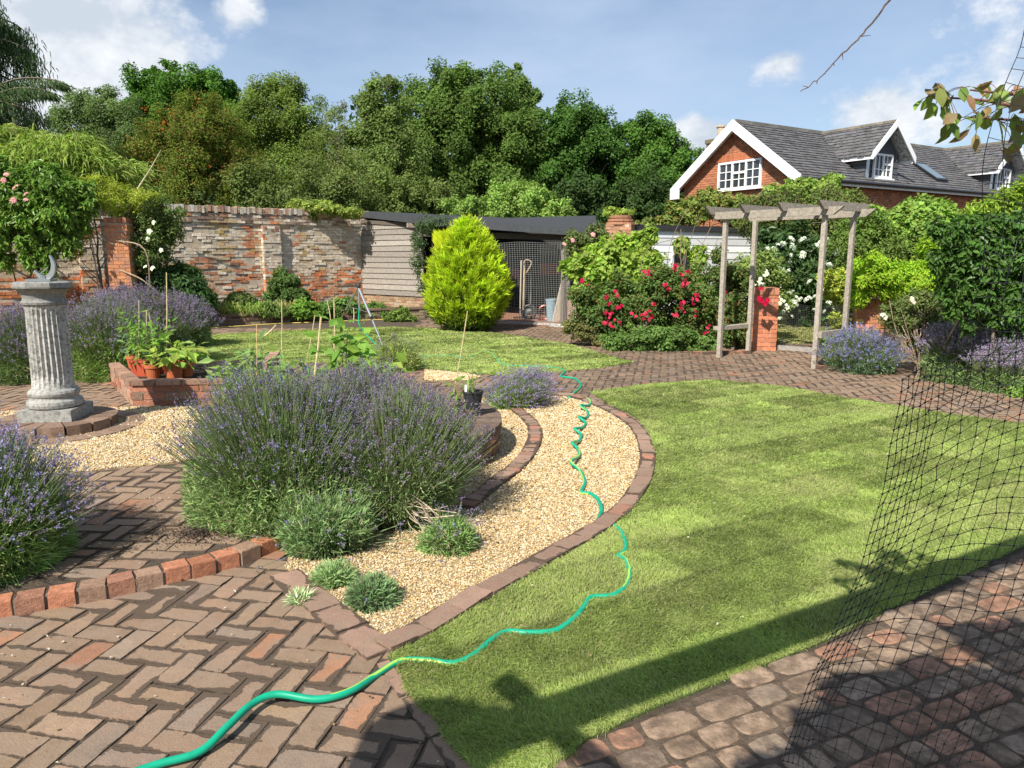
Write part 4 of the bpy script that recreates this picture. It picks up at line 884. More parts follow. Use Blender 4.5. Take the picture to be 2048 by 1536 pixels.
# ---------------- arch pergola ----------------
FL = gp(1438, 716); FR = gp(1628, 738); BLp = gp(1496, 708); dA = (FR-FL); wA = np.linalg.norm(dA); dA /= wA; dB = BLp-FL; wB = np.linalg.norm(dB); dB /= wB; BR = FR+dB*wB
arch = thing('pergola_arch', 'weathered timber garden arch of four posts in front of the gate', 'pergola', (*((FL+BR)/2)[:2], 0)); tcol = (.33, .29, .235)
zt = 2.16
for p, lab in ((FL, 0), (FR, 0), (BLp, 0), (BR, 0)):
    m = MB(); m.box((p[0], p[1], zt/2+.0), (.064, .064, zt), math.atan2(dA[1], dA[0]), np.array(tcol)*R.uniform(.9, 1.1)); m.build('post', TIMBER, arch)
for p in (FL, BLp):
    m = MB(); a = p-dA*.26+[0, 0, zt+.0]; L = wA+.55; Z = np.array([0, 0, 1.]); nb = dB*.024
    V = np.array([a+Z*.0+dA*.14, a+dA*(L-.14), a+dA*L+Z*.11, a+Z*.11]); V = np.vstack([V-nb+dB*-.06*(1 if p is FL else -1), V+nb+dB*-.06*(1 if p is FL else -1)])
    m.add(V, [np.array([[0, 1, 2, 3], [7, 6, 5, 4], [0, 4, 5, 1], [1, 5, 6, 2], [2, 6, 7, 3], [3, 7, 4, 0]])], np.array(tcol)*.9); m.build('beam', TIMBER, arch)
for i, t in enumerate((-.1, .28, .66, 1.04)):
    m = MB(); a = FL+dA*(t*wA)-dB*.33+[0, 0, zt+.075]; L = wB+.62; Z = np.array([0, 0, 1.]); nb = dA*.022
    V = np.array([a+dB*.14, a+dB*(L-.14), a+dB*L+Z*.115, a+Z*.115]); V = np.vstack([V-nb, V+nb])
    m.add(V, [np.array([[0, 1, 2, 3], [7, 6, 5, 4], [0, 4, 5, 1], [1, 5, 6, 2], [2, 6, 7, 3], [3, 7, 4, 0]])], np.array(tcol)*R.uniform(.8, 1.05)); m.build('rafter', TIMBER, arch)
m = MB(); m.beam(FL-dA*.06-dB*.02+[0, 0, .47], BLp-dA*.06+dB*.1+[0, 0, .47], .12, .06, tcol); m.build('crossbar', TIMBER, arch)
m = MB(); m.beam(FR+dA*.06-dB*.02+[0, 0, .5], BR+dA*.06+dB*.1+[0, 0, .5], .05, .09, tcol); m.build('crossbar', TIMBER, arch)
# gate piers, low wall, net gate, threshold
rc_ = simplecol((.50, .185, .10), .17, (.42, .17, .10), .3)
gpl = gp(1527, 702); pA = pier('gate_pier', 'newer red brick gate pier with pale mortar just left of the opening', (gpl[0]+.02, gpl[1]+.22), .44, .96, math.atan2(dA[1], dA[0])+.65, rc_, cat='pillar')
gpr = at(1733, 680, 11.9); pB = pier('gate_pier', 'yellow-lichened brick gate pier at the right of the opening', gpr[:2], .42, .80, math.atan2(dA[1], dA[0])+.55, simplecol((.46, .19, .10), .25, (.55, .36, .10), .3), cat='pillar')
wr0 = gpr[:2]+np.array([.2, -.1]); wr1 = wr0+np.array([.62, -.80])*7.5
mb = MB(); nW = np.array([-.79, -.61]); masonry(mb, wr0, wr1, 0, .82, nW, simplecol((.30, .17, .12), .4, (.24, .21, .18), .4), jut=.012, back=.25, mortar=(.22, .18, .14)); tag(mb.build('boundary_wall', BRICK), 'low rough brick and flint wall behind the lavender at right', 'wall')
mb = MB(); g0 = np.array([gpl[0]+.27, gpl[1]+.30]); g1 = gpr[:2]-np.array([.2, -.05]); nu, nv = 40, 26; G = np.zeros((nv, nu, 3))
for i in range(nv):
    for j in range(nu):
        s = j/(nu-1); t = i/(nv-1); p = g0*(1-s)+g1*s; G[i, j] = (p[0], p[1]+.015*math.sin(s*12+t*4), .02+.76*t+.012*math.sin(s*9))
net_grid(mb, G, .0045, (.05, .05, .05)); tag(mb.build('gate_net', NETM), 'black mesh stretched across the opening between the two gate piers', 'netting')
mb = MB(); mb.beam((*(g0-[0, .12]), .04), (*(g1-[.2, .1]), .04), .09, .08, (.30, .27, .24)); tag(mb.build('timber_sill', TIMBER), 'grey timber sill lying across the gateway', 'sill')
edging([gp(1385, 710), gp(1500, 708)], .1, .06, 'brick_edging', 'short brick edging at the foot of the left arch posts', 'edging', bl=.21, h=.09, col=(.3, .14, .09))
edging([gp(1632, 738), gp(1695, 745)], .1, .06, 'brick_edging', 'short brick edging at the foot of the right arch post', 'edging', bl=.21, h=.09, col=(.3, .14, .09))
# ---------------- sundial ----------------
sb = gp(100, 862, ZT); sx_, sy_ = sb[0], sb[1]+.12; sdl = thing('stone_pedestal', 'grey fluted stone column pedestal standing on a round brick base', 'pedestal', (sx_, sy_, ZT))
SC = (.46, .45, .41); KS = .80; m = MB(); rb0 = ZT
for ring, (r0, r1, z, nb_) in enumerate(((.52, .70, .02, 20), (.22, .48, .10, 14))):
    for i in range(nb_):
        a0 = 2*math.pi*i/nb_+.02; a1 = 2*math.pi*(i+1)/nb_-.02; q = np.array([(sx_+r*math.cos(a), sy_+r*math.sin(a)) for r, a in ((r0, a0), (r1, a0), (r1, (a0+a1)/2), (r1, a1), (r0, a1))])
        m.poly(q, rb0-.02, rb0+z+R.uniform(-.004, .004), np.array((.24, .16, .115))*R.uniform(.75, 1.25))
m.poly([(sx_+.5*math.cos(a), sy_+.5*math.sin(a)) for a in np.linspace(0, 2*math.pi, 20, endpoint=False)], rb0-.02, rb0+.005, (.12, .1, .08)); m.lathe([(.3, 0), (.3, .08)], (sx_, sy_, rb0), (.2, .15, .11), 20)
m.build('brick_base', BRICK, sdl)
zb = ZT+.10; k = 130; an = np.arange(k)*2*np.pi/k; flute_n = 26
m = MB(); m.box((sx_, sy_, zb+.05), (.44, .44, .10), .12, np.array(SC)*.7); m.lathe([(.25, .10), (.272, .115), (.278, .14), (.27, .165), (.245, .18), (.235, .19), (.235, .20), (.25, .215), (.255, .235), (.245, .255), (.225, .265), (.215, .275)], (sx_, sy_, zb), np.array(SC)*.75, 40, ks=KS); m.build('base_moulding', STONE, sdl, smooth=False)
H = 1.0; zz_ = np.linspace(.275, H, 12); rad = np.interp(zz_, [.275, .32, H-.03, H], [.168, .164, .152, .156]); fl_ = np.interp(np.arange(12), [0, 1, 2, 10, 11], [0, .04, .13, .13, .0])
an2 = np.abs(np.sin(an*flute_n/2*1.0)); rr = rad[:, None]*(1-fl_[:, None]*(an2[None]**.8)); V = np.stack([sx_+rr*np.cos(an), sy_+rr*np.sin(an), zb+zz_[:, None]*np.ones(k)], -1).reshape(-1, 3)
i = np.arange(11)[:, None]*k; j = np.arange(k)[None]; j2 = (j+1) % k; m = MB(); m.add(V, np.stack([i+j, i+j2, i+k+j2, i+k+j], -1).reshape(-1, 4), SC); m.build('fluted_shaft', STONE, sdl)
m = MB(); m.lathe([(.19, H), (.215, H+.01), (.22, H+.03), (.205, H+.045), (.20, H+.06), (.21, H+.10), (.245, H+.135), (.275, H+.145)], (sx_, sy_, zb), (.24, .235, .215), 40, ks=KS)
m.lathe([(.25, H+.145), (.285, H+.15), (.29, H+.165), (.285, H+.195), (.26, H+.205)], (sx_, sy_, zb), (.27, .265, .24), 8, ks=KS); m.build('capital', STONE, sdl)
zs = zb+H+.205; sun_d = thing('sundial', 'pale metal crescent sundial on top of the stone column', 'sundial', (sx_, sy_, zs))
m = MB(); m.box((sx_, sy_, zs+.012), (.2, .14, .02), .1, (.35, .38, .38)); m.tube([(sx_+.02, sy_, zs+.02), (sx_+.02, sy_, zs+.05)], .03, (.4, .42, .42), 8); m.build('plate', METAL, sun_d)
th = np.linspace(-2.75, .75, 26); wd = .020*np.sin(np.linspace(.12, 3.0, 26))+.002
P = np.stack([sx_+.03+.085*np.cos(th), np.full(26, sy_), zs+.135+.105*np.sin(th)+.02*(th > 0)*th], 1); m = MB()
inn_ = P+np.stack([-wd*np.cos(th), -.012+0*wd, -wd*np.sin(th)], 1); out_ = P+np.stack([wd*np.cos(th), -.012+0*wd, wd*np.sin(th)], 1); b3 = np.array([0, .024, 0]); Vc = np.stack([inn_, out_, out_+b3, inn_+b3], 1).reshape(-1, 3)
ii = np.arange(25)[:, None]*4; m.add(Vc, [np.concatenate([ii+np.array([q, (q+1) % 4, 4+(q+1) % 4, 4+q]) for q in range(4)])], (.42, .43, .42)); m.build('crescent', METAL, sun_d)
m = MB(); m.tube([(sx_-.02, sy_-.01, zs+.05), (sx_+.06, sy_+.01, zs+.12)], .004, (.3, .3, .3), 5); m.build('gnomon', METAL, sun_d)
# ---------------- raised bed, planter, pots ----------------
bz = ZT+.27; rb = thing('raised_bed', 'round raised brick bed of dark soil behind the big lavender', 'raised bed', (*bed_c, ZT)); mb = MB()
nb = 56
for row in range(3):
    for i in range(nb):
        a0 = 2*math.pi*(i+.5*(row % 2))/nb; a1 = a0+2*math.pi/nb-.008; r1 = bed_r+R.uniform(-.006, .006); r0 = r1-.11
        if row == 3: a0, a1 = a0, a1
        P = [(bed_c[0]+r*math.cos(a), bed_c[1]+r*math.sin(a)) for r, a in ((r0, a0), (r1, a0), (r1, a1), (r0, a1))]
        mb.poly(P, -.02+row*.075 if row else -.03, -.02+row*.075+.066, np.array((.23, .155, .11) if R.random() < .7 else (.30, .15, .09))*R.uniform(.7, 1.25))
nc = 110
for i in range(nc):
    a0 = 2*math.pi*i/nc; a1 = a0+2*math.pi/nc-.008; P = [(bed_c[0]+r*math.cos(a), bed_c[1]+r*math.sin(a)) for r, a in ((bed_r-.22, a0), (bed_r+.015, a0), (bed_r+.015, a1), (bed_r-.22, a1))]
    mb.poly(P, .205, .27+R.uniform(-.004, .004), np.array((.17, .12, .09))*R.uniform(.6, 1.3))
mb.poly([(bed_c[0]+(bed_r-.03)*math.cos(a), bed_c[1]+(bed_r-.03)*math.sin(a)) for a in np.linspace(0, 2*math.pi, 60, endpoint=False)], -.05, .205, (.22, .18, .14)); mb.build('brickwork', BRICK, rb)
mb = MB(); mb.poly([(bed_c[0]+(bed_r-.2)*math.cos(a), bed_c[1]+(bed_r-.2)*math.sin(a)) for a in np.linspace(0, 2*math.pi, 50, endpoint=False)], .18, .245, (.06, .045, .033)); mb.build('soil', SOIL, rb)
pc1 = gp(265, 812, ZT)[:2]; pc0 = gp(222, 775, ZT)[:2]+[-.1, .2]; pc2 = pc1+np.array([1.25, .12]); pc3 = pc0+np.array([1.7, 1.0])
pl = thing('brick_planter', 'low raised brick planter with the terracotta pots standing on it', 'planter', (*pc1, ZT)); mb = MB(); pcol = simplecol((.34, .21, .145), .3, (.36, .16, .10), .4)
def outn(a, b): q = np.asarray(b)-np.asarray(a); q = q/np.linalg.norm(q); return np.array([q[1], -q[0]])
for a_, b_ in ((pc0, pc1), (pc1, pc2), (pc2, pc3)): masonry(mb, a_, b_, ZT-.02, ZT+.225, outn(a_, b_), pcol, back=.1, bh=.08)

for a_, b_ in ((pc0, pc1), (pc1, pc2), (pc2, pc3)):
    L_ = np.linalg.norm(b_-a_); dn = (b_-a_)/L_; on = outn(a_, b_); kk_ = int(L_/.225)
    for i in range(kk_): mb.hexa((*(a_+dn*(i*L_/kk_+.004)-on*.10), ZT+.215), (*dn*(L_/kk_-.008), 0), (*on*(.115+R.uniform(-.006, .006)), 0), (0, 0, .05+R.uniform(-.004, .004)), np.array((.33, .20, .14))*R.uniform(.7, 1.2))
mb.build('brickwork', BRICK, pl); mb = MB(); mb.poly([pc0, pc1+[.05, .05], pc2, pc3], ZT, ZT+.2, (.05, .04, .03)); mb.build('soil', SOIL, pl)
def pot(px, py_top, Y, r, h, zb, label, square=False, group='terracotta pots on the planter'):
    x = xat(px, Y, zb+h); root = thing('flower_pot', label, 'pot', (x, Y, zb), group); m = MB(); c = np.array((.46, .125, .05))*R.uniform(.9, 1.1)
    if square:
        m.hexa((x-r, Y-r, zb), (2*r, 0, 0), (0, 2*r, 0), (0, 0, h*.97), (.40, .07, .03)); m.hexa((x-r-.008, Y-r-.008, zb+h*.9), (2*r+.016, 0, 0), (0, 2*r+.016, 0), (0, 0, h*.1), (.40, .07, .03)); m.build('body', POTM, root)
    else:
        m.lathe([(r*.72, 0), (r*.93, h*.76)], (x, Y, zb), c, 22); m.build('body', POTM, root, smooth=False)
        m = MB(); m.lathe([(r*.93, h*.75), (r*1.03, h*.76), (r*1.05, h), (r*.94, h), (r*.9, h*.86)], (x, Y, zb), c*1.05, 22); m.build('rim', POTM, root)
    m = MB(); m.lathe([(.001, h*.9), (r*.9, h*.91)], (x, Y, zb), (.05, .04, .03), 12); m.build('compost', SOIL, root)
    return (x, Y, zb+h*.9)
zb_ = ZT+.2
PT = [pot(267, 730, 8.6, .085, .15, zb_, 'small terracotta pot at the left end, behind the others'), pot(283, 738, 8.05, .085, .17, zb_, 'square-sided red pot second from the left on the planter', True),
      pot(305, 745, 7.85, .085, .155, zb_, 'small round terracotta pot in front of the square one'), pot(325, 737, 8.25, .08, .17, zb_, 'square red pot half hidden behind the two round front ones', True),
      pot(346, 740, 7.85, .108, .19, zb_, 'largest terracotta pot, holding a broad-leaved plant'), pot(371, 750, 8.0, .088, .15, zb_, 'low terracotta pot at the right end of the row'), ]
CANE = (.58, .46, .26)
def broad_plant(name, label, base, h, spread, n, L, Wd, col, cat='plant', stems=4, parent=None, tipz=-.2, group=None):
    root = thing(name, label, cat, base, group); base = np.asarray(base, float); m = MB()
    tips = base+np.column_stack([R.normal(size=(stems, 2))*spread*.45, R.uniform(.6, 1, stems)*h])
    for t in tips: m.tube(spline([base, (base+t)/2+[0, 0, .1*h], t], 4), np.linspace(.006, .002, 9), np.array(col)*.9, 5)
    m.build('stem', LEAF, root); m = MB(); k = R.integers(0, stems, n); s = R.random(n)**.7
    P = base+(tips[k]-base)*s[:, None]+R.normal(size=(n, 3))*[spread*.28, spread*.28, h*.07]; P[:, 2] = np.maximum(P[:, 2], base[2]+.02)
    N = unit(np.array([0, -.35, .9])+R.normal(size=(n, 3))*.45); o = unit((P-base)*[1, 1, .2]+R.normal(size=(n, 3))*.05); o[:, 2] = tipz
    leaves(m, P, N, L*R.uniform(.6, 1.2, n), Wd*R.uniform(.6, 1.2, n), vary(col, n, .28, .12), tip=o, tipw=.6, fold=.06); m.build('leaves', LEAF, root); return root
GY = (.20, .30, .055); GM = (.085, .15, .035); GD = (.045, .085, .022); GL = (.26, .36, .07)
broad_plant('potted_seedling', 'dark-leaved seedling in the leftmost pot', PT[0], .42, .16, 60, .10, .035, (.10, .16, .09), group=None)
broad_plant('potted_plant', 'tall feathery bright green plant in the square pot', PT[1], .62, .22, 170, .10, .030, (.17, .29, .05))
broad_plant('potted_seedling', 'short thin seedling in the small front pot', PT[2], .16, .08, 14, .06, .02, GL)
broad_plant('potted_plant', 'bushy green plant in the half hidden square pot', PT[3], .45, .22, 110, .11, .04, (.13, .23, .05))
broad_plant('potted_plant', 'broad-leaved yellow-green plant in the largest pot', PT[4], .26, .26, 46, .17, .085, (.27, .38, .07))
broad_plant('potted_plant', 'upright leafy plant in the right-end pot', PT[5], .28, .16, 32, .15, .06, (.24, .34, .08))
def cane(px, py0, py1, Y, label, lean=0., r=.005, name='garden_cane', col=CANE):
    b_ = at(px, py1, Y); t = at(px+lean, py0, Y); m = MB(); m.tube([b_, (b_+t)/2+[.006, 0, 0], t], [r, r*.9, r*.8], col, 6); tag(m.build(name, TIMBER), label, 'cane', 'bamboo canes')
cane(333, 545, 700, 8.3, 'tallest cane standing among the potted plants', r=.007); cane(276, 600, 740, 8.5, 'leftmost thin cane beside the pots', lean=2)
cane(290, 620, 745, 8.1, 'thin cane in the square pot behind the sundial shadow', lean=3); cane(310, 625, 720, 8.7, 'short cane leaning behind the potted plants', lean=-12)
cane(905, 622, 800, 7.2, 'slim leaning cane in the right part of the raised bed', lean=30, r=.006); cane(563, 600, 700, 7.6, 'faint thin cane left of centre in the bed'); cane(608, 630, 745, 7.0, 'cane leaning right in the middle of the bed', lean=22)
cane(628, 634, 760, 6.6, 'thick pale stick standing in the bean bed', lean=14, r=.011); cane(513, 650, 760, 6.7, 'orange tinted short cane at the left of the bed', col=(.62, .40, .2)); cane(530, 650, 672, 6.7, 'pale cane slanting to the upper right above the bed', lean=22, r=.008)
cane(668, 600, 710, 7.4, 'thin upright cane among the bean plants', r=.007); cane(662, 600, 645, 7.9, 'short thin cane slanting left above the beans', lean=-8); cane(707, 615, 645, 8.2, 'shortest cane seen beside the tripod', r=.006)
# bean and vegetable plants in the raised bed
sz = .24
broad_plant('bean_plant', 'tallest leafy bean plant beside the tripod', (*(xat(685, 6.9, .7), 6.9), sz), .78, .30, 130, .15, .10, (.17, .30, .05), stems=6)
broad_plant('bean_plant', 'bean plant with one bright yellow leaf at the right', (*(xat(735, 6.7, .5), 6.7), sz), .52, .26, 70, .14, .10, (.20, .33, .05), stems=5)
broad_plant('vegetable_plant', 'pale broad-leaved plant at the left of the raised bed', (*(xat(525, 6.9, .5), 6.9), sz), .58, .30, 80, .20, .055, (.22, .32, .10), stems=5)
broad_plant('vegetable_plant', 'low pale plant at the far left edge of the raised bed', (*(xat(460, 6.9, .5), 6.9), sz), .40, .22, 50, .18, .06, (.20, .30, .09), stems=4)
broad_plant('vegetable_plant', 'leafy plant in the middle of the raised bed', (*(xat(600, 6.6, .5), 6.6), sz), .42, .36, 90, .17, .07, (.19, .30, .08), stems=6)
broad_plant('vegetable_plant', 'low bright plant behind the middle of the lavender', (*(xat(650, 6.2, .5), 6.2), sz), .32, .34, 60, .15, .07, (.22, .34, .07), stems=5)
broad_plant('bean_seedling', 'thin yellow-green seedling by the leaning cane', (*(xat(915, 6.4, .4), 6.4), sz), .30, .12, 20, .13, .035, (.22, .32, .07), stems=3)
broad_plant('bean_seedling', 'small leafy seedling standing out of the lavender top', (*(xat(770, 5.7, .5), 5.7), sz), .42, .10, 14, .12, .05, (.22, .36, .07), stems=3)
x = xat(946, 6.0, .35); m = MB(); m.lathe([(.06, 0), (.085, .14), (.09, .14), (.09, .155), (.08, .155), (.07, .12)], (x, 6.0, .33), (.03, .03, .032), 16); tag(m.build('black_pot', POTM), 'small black plastic pot with a plant label on the bed edge', 'pot')
m = MB(); m.hexa((x-.07, 5.97, .40), (.018, 0, 0), (0, .003, 0), (.004, 0, .14), (.8, .8, .78)); tag(m.build('plant_label', PAINT), 'white plant label stuck in the black pot', 'label')
broad_plant('young_plant', 'strappy green seedling growing in the black pot', (x, 6.0, .46), .30, .08, 12, .16, .02, (.24, .32, .09), stems=3)

# ---------------- lavender ----------------
LAV = mat('lavender_leaf', rough=.7, namp=.12, nscale=2, transl=.22, spec=.2)
def lavender(name, label, c, Rr_, H, nleaf, nstem, z0=0., lc=(.13, .19, .075), fc=(.23, .19, .33), fw=.5, head=.012, openness=0., lean=(0, 0), topbias=0., lw=.0055, ll=.05, ell=1., fstart=.25, loosen=1., under=.8):
    root = thing(name, label, 'lavender bush', (c[0], c[1], z0)); c = np.array([c[0], c[1], z0]); ax = np.array([Rr_, Rr_*ell, H])
    def dirs(n, zmin=-.05):
        d_ = rdir(n*3); d_[:, 2] = np.abs(d_[:, 2])*1.0+zmin; d_ = unit(d_); return d_[:n]
    lump = lambda d_: .84+.32*fbm(d_[:, 0]*2.2+c[0]*3+9, d_[:, 1]*2.2+d_[:, 2]*1.7+c[1]*2)
    m = MB(); n = nleaf; d_ = dirs(n, -.10); rr = R.uniform(.35, .97, n)**.6*lump(d_)
    P = c+d_*ax*rr[:, None]*[1, 1, .86]; P[:, :2] += np.asarray(lean)*(rr*np.maximum(d_[:, 2], 0))[:, None]; P[:, 2] = np.maximum(P[:, 2], z0+.015); uf = (under+(1-under)*np.clip((P[:, 2]-z0)/(.55*H), 0, 1))[:, None]; P[:, :2] = c[:2]+(P[:, :2]-c[:2])*uf
    dens = fbm(P[:, 0]*6+P[:, 2]*4, P[:, 1]*6-P[:, 2]*5+3); kp_ = (dens > .40) | (R.random(n) < .25); P = P[kp_]; d_ = d_[kp_]; rr = rr[kp_]; n = len(P)
    k = R.random(n) < .75; tuft = vary(lc, n, .35, .10)*1.6*(.6+.85*fbm(P[:, 0]*9, P[:, 1]*9+P[:, 2]*9))[:, None]; dry = R.random(n) < .07; tuft[dry] = np.array([.34, .29, .17])*R.uniform(.6, 1.1, (dry.sum(), 1))
    D = unit(d_*[1, 1, .7]+[0, 0, .45]+R.normal(size=(n, 3))*.62)
    blades(m, P, D, ll*R.uniform(.6, 1.4, n), lw*R.uniform(.7, 1.4, n), np.clip(tuft, 0, 1), droop=.1); m.build('foliage', LAV, root)
    if nstem < 8: return root
    m = MB(); n = nstem; d_ = dirs(n, fstart); d_[:, 2] += topbias; d_ = unit(d_); r1 = (R.uniform(1.0, 1.22, n)*loosen)*lump(d_)
    P0 = c+d_*ax*.62*[1, 1, .8]; Q = c+d_*ax*r1[:, None]+R.normal(size=(n, 3))*[.05, .05, .035]; Q[:, :2] += np.asarray(lean)*np.maximum(d_[:, 2:3], 0); Q[:, 2] = np.maximum(Q[:, 2], z0+.05)
    sticks(m, P0, Q, .0032*max(1, lw/.0045), vary((.19, .25, .10), n, .25)); m.build('stems', LAV, root)
    m = MB(); fl = R.random(n) < fw; Q = Q[fl]; D = unit((Q-P0[fl])); nf = len(Q); kk = 11; t = R.random((nf, kk)); q = Q[:, None]+D[:, None]*(t*head*3.4)[:, :, None]+R.normal(size=(nf, kk, 3))*head*.33
    q = q.reshape(-1, 3)
    if nf == 0: return root
    cc = np.repeat(vary(fc, nf, .3, .12), kk, axis=0)*R.uniform(.7, 1.4, (len(q), 1)); gr = np.repeat(R.random(nf) < .3, kk); cc[gr] = cc[gr]*.5+np.array([.17, .14, .13])*.6
    leaves(m, q, rdir(len(q)), head*R.uniform(.6, 1.15, len(q)), head*R.uniform(.5, .8, len(q)), np.clip(cc, 0, 1)); m.build('flower_spikes', PETAL, root)['kind'] = 'stuff'
    m = MB()       # woody base
    nb_ = 26; dd_ = dirs(nb_, -.02)
    for i in range(nb_): m.tube(spline([c+[0, 0, .0]+R.normal(size=3)*[.05, .05, 0], c+dd_[i]*ax*.35, c+dd_[i]*ax*.8*[1, 1, .75]], 3), np.linspace(.012, .003, 7), (.16, .12, .085), 4)
    m.build('woody_stems', BARK, root)
    return root
lavender('lavender_bush', 'left half of the huge lavender in the middle, greener and leafier', (-1.38, 4.25),   .66, .80, 90000, 3000, 0., fc=(.19, .165, .29), ell=.95, topbias=.42, fw=.45, ll=.04, lc=(.145, .205, .075))
lavender('lavender_bush', 'right half of the huge lavender in the middle, spreading over the gravel', (-.70, 4.30), .55, .70, 75000, 2600, 0., lc=(.15, .20, .08), fc=(.20, .165, .24), ell=.95, topbias=.35, fw=.5, lean=(.05, 0), ll=.042, under=.45)
lavender('lavender_bush', 'low front clump of green lavender at the foot of the big bush', (-1.04, 3.86), .35, .36, 27000, 240, 0., lc=(.125, .185, .075), fw=.35, ll=.045, fstart=.1, under=.6)
lavender('lavender_bush', 'back of the big lavender, dense with faded purple flower heads', (-1.02, 4.75), .72, .70, 30000, 4200, 0., lc=(.13, .19, .07), fc=(.19, .155, .24), topbias=.5, fw=.85, ll=.045)
b0 = gp(893, 1105); lavender('lavender_clump', 'small loose round lavender sprig drooping on the gravel', (b0[0], b0[1]+.05), .17, .20, 5200, 90, 0., lc=(.14, .22, .07), fw=.5)
m = MB(); s0_ = np.array([-.62, 4.05, .18])
for i in range(22): e_ = np.array([b0[0], b0[1]+.05, .12])+R.normal(size=3)*[.05, .06, .05]; q_ = (s0_+e_)/2+R.normal(size=3)*.05; m.tube(spline([s0_+R.normal(size=3)*.03, q_, e_], 4), .0035, np.array((.42, .34, .24))*R.uniform(.6, 1.2), 4)
tag(m.build('bare_branch', BARK), 'pale bare woody lavender stems reaching out to the small sprig', 'branch')
b1 = gp(745, 1205); lavender('lavender_clump', 'tiny dark green lavender seedling near the gravel corner', (b1[0], b1[1]), .12, .13, 3200, 12, 0., lc=(.11, .17, .075), fw=.1)
b2 = gp(668, 1165); lavender('lavender_clump', 'pale green low tuft between the big bush and the gravel corner', (b2[0], b2[1]), .10, .10, 2400, 6, 0., lc=(.20, .28, .12), fw=.0)
b3 = gp(600, 1205); lavender('weed_tuft', 'tiny pale weed growing on the brick edging', (b3[0], b3[1]), .05, .05, 200, 3, 0., lc=(.26, .32, .18), fw=.0)['category'] = 'weed'
lavender('lavender_bush', 'lavender bush cut by the left edge of the photo, front left', (-2.68, 3.42), .47, .60, 42000, 2600, ZT, lc=(.16, .24, .07), fc=(.26, .23, .40), fw=.75, topbias=.1, ll=.075)
q = gp(1022, 818); lavender('lavender_bush', 'small lavender at the far tip of the gravel leaning right', (q[0]-.03, q[1]+.15), .33, .33, 13000, 900, 0., lc=(.20, .27, .11), fc=(.27, .21, .42), fw=.75, lean=(.22, 0), ll=.05, head=.015, lw=.006)
def lav2(px, py, Rr_, H, label, z0=0., n=22000, ns=1800, **k):
    q = gp(px, py, z0); s = q[1]/9; return lavender('lavender_bush', label, (q[0], q[1]+Rr_*.7), Rr_, H, n, ns, z0, lw=.007*s, ll=.065, head=.018*s, **k)
lav2(185, 765, .62, .82, 'bushy lavender just right of the sundial column', ZT, lc=(.15, .22, .06), fc=(.24, .20, .30), fw=.7, topbias=.3)
lav2(275, 728, .62, .84, 'darker lavender behind the canes and pots', ZT, lc=(.11, .15, .07), fc=(.20, .16, .24), fw=.85, topbias=.3)
lav2(345, 700, .55, .72, 'lavender behind the potted plants at the edge of the back lawn', 0, lc=(.13, .18, .075), fc=(.22, .18, .28), fw=.8, topbias=.3)
lav2(18, 770, .60, .76, 'lavender cut by the left edge behind the sundial', ZT, lc=(.11, .16, .06), fc=(.20, .16, .28), fw=.8, topbias=.2)
lav2(225, 675, .6, .74, 'lavender in front of the tall orange pillar', 0, lc=(.12, .16, .08), fc=(.22, .18, .28), fw=.9, topbias=.4, n=16000)
lav2(1745, 750, .5, .50, 'blue-green lavender right of the arch', 0, lc=(.12, .18, .10), fc=(.22, .22, .42), fw=.5, topbias=.1)
lav2(1955, 772, .52, .62, 'pale flowering lavender near the right edge', 0, lc=(.13, .19, .07), fc=(.34, .28, .40), fw=.95, topbias=.5)
lav2(2035, 790, .36, .50, 'low lavender cut by the right edge', 0, lc=(.14, .20, .07), fc=(.34, .28, .42), fw=.8, topbias=.4, n=12000)
lav2(790, 745, .35, .42, 'small lavender clump between the raised bed and the back lawn', 0, lc=(.20, .25, .06), fc=(.24, .19, .18), fw=.15, n=9000, ns=500)

# ---------------- hose ----------------
HC = np.array((.004, .30, .17))
def hose(px, label, r=.0135, z=.0, lift=None, name='garden_hose'):
    P = np.array([[*gp(x, y, .015)[:2], .018] for x, y in px]); 
    if lift is not None: P[:, 2] += np.array([lift(i, len(P)) for i in range(len(P))])
    P = spline(P, 7); k = 10; n = len(P); col = np.tile(HC, (n*k, 1)); tw = (np.arange(n)*.02).astype(int)
    m = MB(); m.tube(P, r, HC, k)
    cc = m.Cc[-1]; 
    for i in range(n):
        j = int((2.5+i*.10)) % k; cc[i*k+j] = (.42, .60, .04)
    return tag(m.build(name, PLASTIC, smooth=True), label, 'hose')
hp = [(250, 1560), (320, 1536), (400, 1512), (455, 1472), (505, 1425), (555, 1405), (635, 1406), (700, 1390), (755, 1350), (800, 1324), (850, 1322), (905, 1328), (945, 1313), (985, 1280), (1015, 1265), (1060, 1267), (1112, 1262), (1150, 1236), (1170, 1212), (1183, 1196), (1225, 1192), (1252, 1172), (1259, 1145), (1250, 1120), (1236, 1113), (1248, 1105), (1251, 1085), (1236, 1057), (1205, 1045), (1197, 1040), (1203, 1020), (1196, 1000), (1180, 988), (1163, 985), (1170, 965), (1160, 942), (1142, 936), (1158, 915), (1155, 900), (1144, 897), (1158, 885), (1162, 872), (1150, 868), (1165, 858), (1171, 848), (1158, 844), (1173, 838), (1175, 825), (1160, 820), (1178, 813), (1180, 803), (1168, 796), (1150, 793), (1137, 796), (1150, 785), (1162, 772), (1150, 758), (1122, 753), (1130, 743), (1112, 736), (1060, 733), (1010, 730), (993, 718), (985, 708), (968, 703), (950, 710), (930, 720)]
def lf(i, n):
    c = .0
    if 36 <= i <= 50: c = .045 if i % 3 == 0 else .01
    if i < 8: c = .03 if i in (3, 4, 5) else .012
    return c
hose(hp, 'bright green garden hose with a yellow stripe snaking from the foreground across the gravel', lift=lf)
